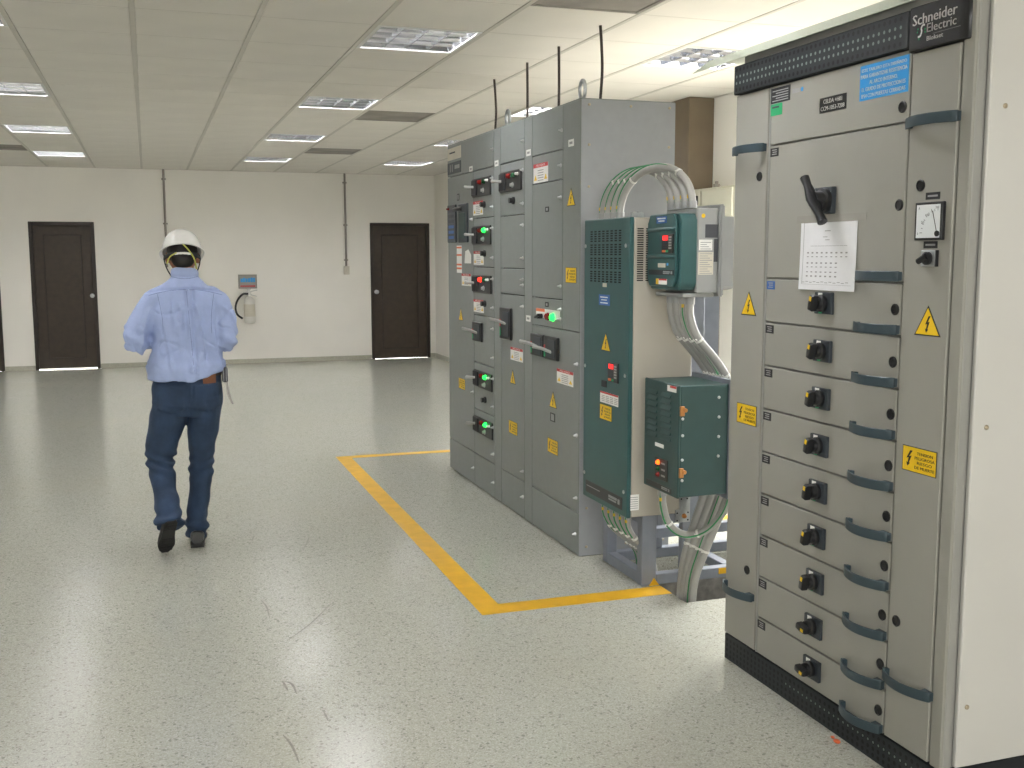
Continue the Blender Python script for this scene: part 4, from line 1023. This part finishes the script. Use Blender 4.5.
sp_ = MB().ell((1.985, 2.668, .006), .010, .014, .006, 8, 6); sp_.ell((1.992, 2.70, .004), .006, .008, .004, 8, 6)
tag(sp_.build('scrap', 'orange_scrap', origin=(1.987, 2.675, 0)), 'small orange scrap on the floor by the black plinth', 'debris')

# ------------------------------------------------------------------ the man
def remesh(mb, name, voxel, m, parent, smooth_it=6, fac=.5, fn=None):
    me = bpy.data.meshes.new('tmp'); me.from_pydata([Vector(v) for v in mb.v], [], mb.f)
    bm = bmesh.new(); bm.from_mesh(me); bmesh.ops.recalc_face_normals(bm, faces=bm.faces); bm.to_mesh(me); bm.free()
    o = bpy.data.objects.new('tmp', me); COL.objects.link(o)
    r = o.modifiers.new('r', 'REMESH'); r.mode = 'VOXEL'; r.voxel_size = voxel
    s_ = o.modifiers.new('s', 'SMOOTH'); s_.factor = fac; s_.iterations = smooth_it
    dg = bpy.context.evaluated_depsgraph_get(); out = bpy.data.meshes.new_from_object(o.evaluated_get(dg))
    bpy.data.objects.remove(o); bpy.data.meshes.remove(me)
    og = org(parent)
    nrm = [v.normal.copy() for v in out.vertices]
    for v, nn in zip(out.vertices, nrm):
        if fn: v.co = fn(v.co.copy(), nn)
        v.co = v.co-og
    for p_ in out.polygons: p_.use_smooth = True
    out.materials.clear(); out.materials.append(MATS[m]); out.name = name
    ob = bpy.data.objects.new(name, out); COL.objects.link(ob); ob.parent = parent; ORG[ob.name] = og
    return ob
def limb(mb, pts, rad, seg=16, sub=4):
    P = smooth_path(pts, sub); k = len(pts); R_ = []
    rr = [r if isinstance(r, tuple) else (r, r) for r in rad]
    for i in range(len(P)):
        t_ = i/sub; a = min(int(t_), k-2); u = t_-a
        R_.append((rr[a][0]*(1-u)+rr[a+1][0]*u, rr[a][1]*(1-u)+rr[a+1][1]*u))
    mb.tube(P, R_, seg, ref=(1, 0, 0)); return mb
man = thing('person', (0.15, 5.68, 0), 'man in white hard hat, light blue shirt and jeans walking away from the camera', 'person')
LW, RW = Vector((0.035, 5.93, 1.12)), Vector((0.295, 5.92, 1.125))
LE, RE = Vector((-0.068, 5.685, 1.085)), Vector((0.372, 5.685, 1.08))
# body
b = MB()
limb(b, [(.175,5.70,.80),(.175,5.70,.95),(.175,5.715,1.10),(.175,5.725,1.22),(.176,5.73,1.28),(.177,5.74,1.39)], [(.14,.10),(.135,.095),(.135,.095),(.13,.09),(.11,.07),(.05,.05)])
limb(b, [(.177,5.74,1.36),(.178,5.755,1.43),(.176,5.775,1.48)], [.056, .052, .052])
HC = Vector((.175, 5.80, 1.515)); HR = Matrix.Rotation(math.radians(-24), 3, 'X')
def hp(x, y, z): return HC+HR @ Vector((x, y, z))
b.ell(hp(0, 0, .01), .074, .094, .098, 20, 14, HR); b.ell(hp(0, .035, -.055), .052, .058, .058, 16, 10, HR)
b.ell(hp(0, .098, -.018), .013, .02, .024, 10, 8, HR); b.ell(hp(0, .075, .018), .05, .02, .014, 12, 8, HR); b.ell(hp(0, .088, -.062), .024, .012, .010, 10, 6, HR); b.ell(hp(0, .078, -.098), .022, .02, .016, 10, 6, HR)
for s_ in (-1, 1): b.ell(hp(s_*.077, -.005, -.012), .010, .02, .032, 10, 8, HR)
for S_, E_, W_ in (((.035,5.725,1.265), LE, LW), ((.318,5.725,1.265), RE, RW)):
    limb(b, [(.175,5.73,1.27), S_, (Vector(S_)+E_)/2, E_, (E_+W_)/2, W_], [.04, .038, .036, .036, .034, .026])
limb(b, [(.095,5.70,.82),(.05,5.72,.60),(.028,5.725,.475),(.038,5.63,.33),(.050,5.555,.23),(.045,5.56,.19)], [.08,.062,.042,.038,.032,.03])
limb(b, [(.255,5.70,.82),(.24,5.72,.60),(.226,5.73,.41),(.205,5.735,.22),(.19,5.73,.08),(.19,5.75,.06)], [.08,.062,.04,.038,.034,.034])
def hand(W_, E_, s_):
    d = (W_-E_).normalized(); inw = Vector((s_, .35, -.1)); d = (d*.6+inw*.5).normalized()
    side = Vector((0, 0, 1)); nrm = d.cross(side).normalized(); up_ = nrm.cross(d).normalized()
    c = W_+d*.05
    limb(b, [W_-d*.01, W_+d*.03, W_+d*.085], [(.020,.026), (.016,.040), (.013,.042)], 12)
    pl0 = W_+d*.08
    for i, ln in enumerate((.062, .072, .068, .052)):
        q = pl0+up_*(.034-.0225*i); cu = nrm*(-s_ if True else 1)
        limb(b, [q-d*.015, q+d*ln*.45, q+d*ln*.8+cu*ln*.3, q+d*ln*.9+cu*ln*.65], [.0088, .0085, .008, .0065], 8, 3)
    q = W_+d*.035+up_*.034
    limb(b, [q-up_*.012, q+up_*.022+d*.02, q+up_*.03+d*.052], [.012, .0105, .008], 8, 3)
hand(LW, LE, 1); hand(RW, RE, -1)
remesh(b, 'body', .0048, 'skin', man, 3)
for s_ in (-1, 1):
    MB().ell(hp(s_*.03, .082, .002), .012, .010, .008, 10, 8).build('eye', 'white_print', man)
    MB().ell(hp(s_*.03, .0905, .001), .005, .003, .005, 8, 6).build('iris', 'black', man)
# hair
h_ = MB(); h_.ell(hp(0, -.022, .02), .0775, .083, .092, 20, 14, HR); h_.ell(hp(0, -.052, -.035), .060, .048, .055, 16, 10, HR)
remesh(h_, 'hair', .006, 'hair', man, 3)
# shirt
s = MB()
limb(s, [(.168,5.70,.885),(.17,5.70,.95),(.176,5.705,1.04),(.178,5.715,1.15),(.178,5.725,1.25),(.178,5.732,1.315),(.178,5.738,1.365),(.178,5.742,1.405)],
     [(.190,.140),(.187,.137),(.176,.122),(.168,.122),(.172,.118),(.166,.10),(.112,.080),(.070,.064)], 32, 5)
limb(s, [(.178,5.744,1.385),(.179,5.752,1.42),(.18,5.758,1.446)], [.074, .072, .069], 24)
limb(s, [(.11,5.735,1.315),(.025,5.725,1.283),(-.028,5.71,1.20),LE+Vector((.004,0,.05)),LE,LE+(LW-LE)*.35,LE+(LW-LE)*.8,LW-(LW-LE).normalized()*.005], [.060,.066,.064,.063,.060,.056,.046,.042], 20)
limb(s, [(.245,5.735,1.315),(.33,5.725,1.28),(.363,5.71,1.20),RE+Vector((0,0,.05)),RE,RE+(RW-RE)*.35,RE+(RW-RE)*.8,RW-(RW-RE).normalized()*.005], [.060,.065,.062,.061,.058,.055,.046,.042], 20)
def sst(a, b_, x_):
    t_ = min(max((x_-a)/(b_-a), 0), 1); return t_*t_*(3-2*t_)
def shirt_fn(c, n_):
    # lifted hem on the right, back pleat, yoke seam, soft folds
    if c.z < 1.0: c.z += .22*max(0, c.x-.20)*sst(1.0, .90, c.z)*1.6
    back = max(0, -n_.y)
    d = 0
    if .93 < c.z < 1.35 and back > .3:
        xx = c.x-(.19+.012*(1.35-c.z))
        d += .010*math.exp(-(xx/.010)**2)*back - .009*math.exp(-((xx-.022)/.008)**2)*back - .003*math.exp(-((xx+.022)/.01)**2)*back
    zy = 1.352-.35*(c.x-.178)**2*1.2
    if c.z > 1.2 and back > .15 and abs(c.x-.178) < .19: d += -.010*math.exp(-((c.z-zy)/.005)**2) + .0035*sst(zy-.004, zy+.012, c.z)*sst(1.42, 1.38, c.z)
    d += .004*math.exp(-((c.z-1.415)/.006)**2)*(1 if abs(c.x-.18) < .1 else 0)*-1
    if c.z < 1.33:
        q_ = abs(noise.noise(Vector((c.x*11+c.z*2.2, c.y*6+3, c.z*2.6-c.x*3)))); d += .011*(math.exp(-(q_/.10)**2)-.30)*sst(1.33, 1.22, c.z)*sst(.90, 1.0, c.z)
        q_ = abs(noise.noise(Vector((c.x*7-c.z*6+9, c.y*5, c.z*7+c.x*5)))); d -= .007*math.exp(-(q_/.07)**2)*sst(1.33, 1.22, c.z)*sst(.92, 1.0, c.z)
    p_ = Vector((c.x*9+c.z*5, c.y*9, c.z*4.5-c.x*6)); d += .012*(noise.noise(p_))*sst(1.36, 1.25, c.z)*(.4+.6*sst(.90, 1.0, c.z))
    p_ = Vector((c.x*24, c.y*20, c.z*9)); d += .007*noise.noise(p_)
    for E_ in (LE, RE):
        r_ = (c-E_).length
        if r_ < .14: d += .008*math.sin((c.z-E_.z+(c.x-E_.x)*.5)*95)*math.exp(-(r_/.075)**2)
    # bloused over the belt
    d += .012*math.exp(-((c.z-.955)/.035)**2)*.6
    return c+n_*d
sh_o = remesh(s, 'shirt', .0055, 'shirt', man, 4, fn=shirt_fn)
from mathutils.bvhtree import BVHTree
me_ = sh_o.data; bv = BVHTree.FromPolygons([v.co+org(sh_o) for v in me_.vertices], [tuple(q.vertices) for q in me_.polygons])
def seam(pts, name='seam', r=.0014):
    P_ = []
    for x_, z_ in pts:
        hit_ = bv.ray_cast(Vector((x_, 5.2, z_)), Vector((0, 1, 0)))[0]
        if hit_ is not None: P_.append(hit_+Vector((0, .0004, 0)))
    if len(P_) > 3: MB().tube(P_, r, 5).build(name, 'shirt_seam', sh_o)
seam([(.0+.36*i/40, 1.347-.9*(.36*i/40-.178)**2) for i in range(41)], 'yoke_seam')
seam([(.043+.02*math.sin(i/16*math.pi*.6), 1.325-.20*i/16) for i in range(17)], 'armhole_seam'); seam([(.318-.02*math.sin(i/16*math.pi*.6), 1.325-.20*i/16) for i in range(17)], 'armhole_seam')
seam([(.115+.128*i/16, 1.412-.01*math.sin(math.pi*i/16)) for i in range(17)], 'collar_seam')
seam([(.183+.02*i/20, 1.34-.40*i/20) for i in range(21)], 'pleat_line', .0012)
# jeans
j = MB()
limb(j, [(.172,5.70,.955),(.174,5.70,.90),(.172,5.698,.84),(.165,5.70,.76),(.16,5.70,.70)], [(.160,.112),(.168,.118),(.176,.128),(.176,.130),(.150,.105)], 28)
limb(j, [(.098,5.70,.80),(.075,5.71,.70),(.045,5.72,.59),(.026,5.735,.475),(.030,5.70,.40),(.040,5.63,.31),(.052,5.55,.215),(.056,5.515,.165)], [(.094,.115),(.092,.108),(.082,.092),(.072,.074),(.064,.066),(.056,.060),(.066,.074),(.074,.086)], 22)
limb(j, [(.252,5.70,.80),(.250,5.71,.70),(.240,5.72,.59),(.228,5.735,.44),(.220,5.735,.34),(.206,5.735,.22),(.194,5.73,.12),(.187,5.73,.045)], [(.090,.115),(.086,.106),(.076,.092),(.060,.070),(.057,.066),(.054,.064),(.055,.066),(.054,.070)], 22)
def jeans_fn(c, n_):
    d = .0
    p_ = Vector((c.x*10, c.y*10, c.z*12)); d += .010*noise.noise(p_)
    if c.x < .13:
        d += .009*math.sin((c.z+.4*c.x)*120)*math.exp(-((c.z-.46)/.05)**2) + .009*math.sin((c.z-.3*c.x)*105)*math.exp(-((c.z-.19)/.05)**2)
    else:
        d += .006*math.sin((c.z-.3*c.x)*110)*math.exp(-((c.z-.42)/.06)**2) + .008*math.sin((c.z+.2*c.x)*95)*math.exp(-((c.z-.10)/.06)**2)
    if n_.y < -.25:
        for cx in (.085, .262):
            u, v = abs(c.x-cx), c.z
            if u < .062 and .745-.02*(1-u/.062) < v < .868: d += .007
        d += -.006*math.exp(-((c.x-.172)/.006)**2)*sst(.62, .72, c.z)
    d += .004*(1 if c.z > .915 else 0)
    return c+n_*d
jo = remesh(j, 'jeans', .0062, 'jeans', man, 5, fn=jeans_fn)
rs = []
bt = MB(); n_ = 40
bt.rings([[(.172+.176*math.cos(2*math.pi*i/n_), 5.70+.126*math.sin(2*math.pi*i/n_), z) for i in range(n_)] for z in (.905, .935)], cap=False)
bt.rings([[(.172+.168*math.cos(2*math.pi*i/n_), 5.70+.118*math.sin(2*math.pi*i/n_), z) for i in range(n_)] for z in (.905, .935)], cap=False)
bt.build('belt', 'belt', man)
lp = MB()
pts_a = [(x_, 5.70-.128*math.sqrt(max(0, 1-((x_-.172)/.178)**2))-.004) for x_ in (.245, .262, .279, .296, .310)]
for (xa_, ya_), (xb_, yb_) in zip(pts_a[:-1], pts_a[1:]): lp.prism([(xa_, ya_), (xb_, yb_), (xb_, yb_-.006), (xa_, ya_-.006)], 'z', .872, .918)
lp.build('leather_patch', 'leather', man, smooth=False)
# shoes
def shoe(M_, name_loc):
    up_ = MB(); so = MB()
    secs = [(-.005,.030,.035,.085),(.02,.036,.035,.088),(.07,.036,.034,.082),(.12,.036,.032,.072),(.17,.043,.030,.055),(.215,.045,.028,.046),(.25,.036,.026,.040),(.272,.016,.024,.034)]
    def ring(y, hw, lo, hi, k_=14):
        out = []
        for i in range(k_):
            t_ = 2*math.pi*i/k_; cx, sz = math.cos(t_), math.sin(t_)
            out.append((hw*math.copysign(abs(cx)**.7, cx), y, (lo*0+.022+hi)/2+((hi-.022)/2)*math.copysign(abs(sz)**.8, sz)))
        return out
    up_.rings([ring(*q) for q in secs])
    outl = [(-.03,0),(-.036,.03),(-.034,.09),(-.036,.13),(-.044,.18),(-.046,.215),(-.036,.25),(-.018,.277),(.018,.277),(.036,.25),(.046,.215),(.044,.18),(.036,.13),(.034,.09),(.036,.03),(.03,0),(.018,-.012),(-.018,-.012)]
    so.prism(outl, 'z', .006, .024)
    for q in ((.0,.02),(.028,.048),(.056,.07),(.14,.155),(.165,.18),(.19,.205),(.215,.23),(.24,.252)): so.prism([(-.034,q[0]),(.034,q[0]),(.034,q[1]),(-.034,q[1])], 'z', 0, .0058)
    def tr(mb): mb.v = [tuple(M_ @ Vector(p_)) for p_ in mb.v]; return mb
    sh = tr(up_).build('shoe', 'shoe', man, ang=60); tr(so).build('sole', 'sole', sh, bevel=.002)
shoe(Matrix.Translation((.190, 5.655, .001)) @ Matrix.Rotation(math.radians(-4), 4, 'Z'), 'r')
toe = Vector((.030, 5.605, .010))
shoe(Matrix.Translation(toe) @ Matrix.Rotation(math.radians(12), 4, 'Z') @ Matrix.Rotation(math.radians(-50), 4, 'X') @ Matrix.Scale(.92, 4) @ Matrix.Translation((0, -.262, -.004)), 'l')
# hard hat
HT = Matrix.Translation((.173, 5.795, 1.548)) @ Matrix.Rotation(math.radians(-21), 4, 'X')
def ht(p_): return HT @ Vector(p_)
hat = MB(); rs = []; k_ = 40
def hr(t_, f_):
    a_, b__ = .100*f_, .124*f_
    return a_*math.cos(t_), b__*math.sin(t_)
for q in range(11):
    ph = q/10*math.pi/2; f_ = math.cos(ph)**.75 if q < 10 else .02
    rs.append([ht((*hr(2*math.pi*i/k_, f_), -.012+.112*math.sin(ph)+(.006*max(0, math.cos(2*math.pi*i/k_*1)) if False else 0))) for i in range(k_)])
inner = [[ht((*hr(2*math.pi*i/k_, .96*f_), -.012+.106*s__)) for i in range(k_)] for f_, s__ in ((.05, 1), (.6, .85), (.9, .45), (1, 0))]
def brim(i):
    t_ = 2*math.pi*i/k_; fr_ = max(0, math.sin(t_))**3
    ext = .012+.045*fr_; cx, cy = hr(t_, 1); l_ = math.hypot(cx, cy)
    return ht((cx*(1+ext/l_), cy*(1+ext/l_), -.019-.008*fr_))
hat.rings(inner+[[ht((*hr(2*math.pi*i/k_, .97), -.016)) for i in range(k_)], [brim(i)-Vector((0, 0, .002)) for i in range(k_)], [brim(i) for i in range(k_)]]+rs)
ho = hat.build('hard_hat', 'helmet', man, ang=50)
if False: rg = MB(); rg.tube([ht((0, .122*math.cos(t_*math.pi/16), -.013+.1135*math.sin(t_*math.pi/16))) for t_ in range(2, 15)], [(.003, .016)]*13, 8); rg.build('crown_ridge', 'helmet', ho)
sb = MB(); P_ = [ht((.090*math.cos(t_), .112*math.sin(t_), -.050-.012*max(0, -math.sin(t_)))) for t_ in [math.pi+math.pi*i/16 for i in range(17)]]
sb.tube(P_, [(.012, .003)]*17, 8, ref=(0, 0, 1)); sb.build('headband', 'black_matte', ho)
sb = MB(); P_ = [ht((.091*math.cos(t_), .115*math.sin(t_), -.062)) for t_ in [math.pi*1.36+math.pi*.28*i/8 for i in range(9)]]
sb.tube(P_, [(.006, .002)]*9, 6, ref=(0, 0, 1)); sb.build('band_lettering', 'white_print', ho)
for pth, m_ in (([(.0, -.122, -.012), (.03, -.112, -.045), (.055, -.098, -.085), (.066, -.045, -.12)], 'strap_yellow'), ([(-.03, -.112, -.058), (-.062, -.085, -.07), (-.078, -.04, -.09)], 'strap_yellow'),
                ([(-.088, .02, -.02), (-.086, .01, -.07), (-.066, .02, -.12), (-.03, .06, -.15), (.03, .06, -.15), (.066, .02, -.12), (.086, .01, -.07), (.088, .02, -.02)], 'black_matte')):
    MB().tube(smooth_path([ht(q) for q in pth], 5), [(.0035, .0035)]*((len(pth)-1)*5+1), 6).build('chin_strap', m_, ho)
# pouch on the belt with its cord
po = B(.345, .372, 5.64, 5.70, .868, .945).build('belt_pouch', 'pouch', man, bevel=.005)
for y_ in (5.65, 5.67, 5.69): B(.3722, .3735, y_-.004, y_+.004, .872, .94).build('stripe', 'grey_print', po)
MB().box(.349, .353, 5.6385, 5.6395, .872, .94).box(.362, .366, 5.6385, 5.6395, .872, .94).build('stripe', 'grey_print', po)
MB().tube(smooth_path([(.362, 5.65, .868), (.368, 5.645, .81), (.385, 5.645, .765), (.392, 5.65, .755), (.388, 5.655, .775), (.376, 5.66, .82), (.37, 5.66, .868)], 6), .0022, 6).build('cord', 'cord', po)
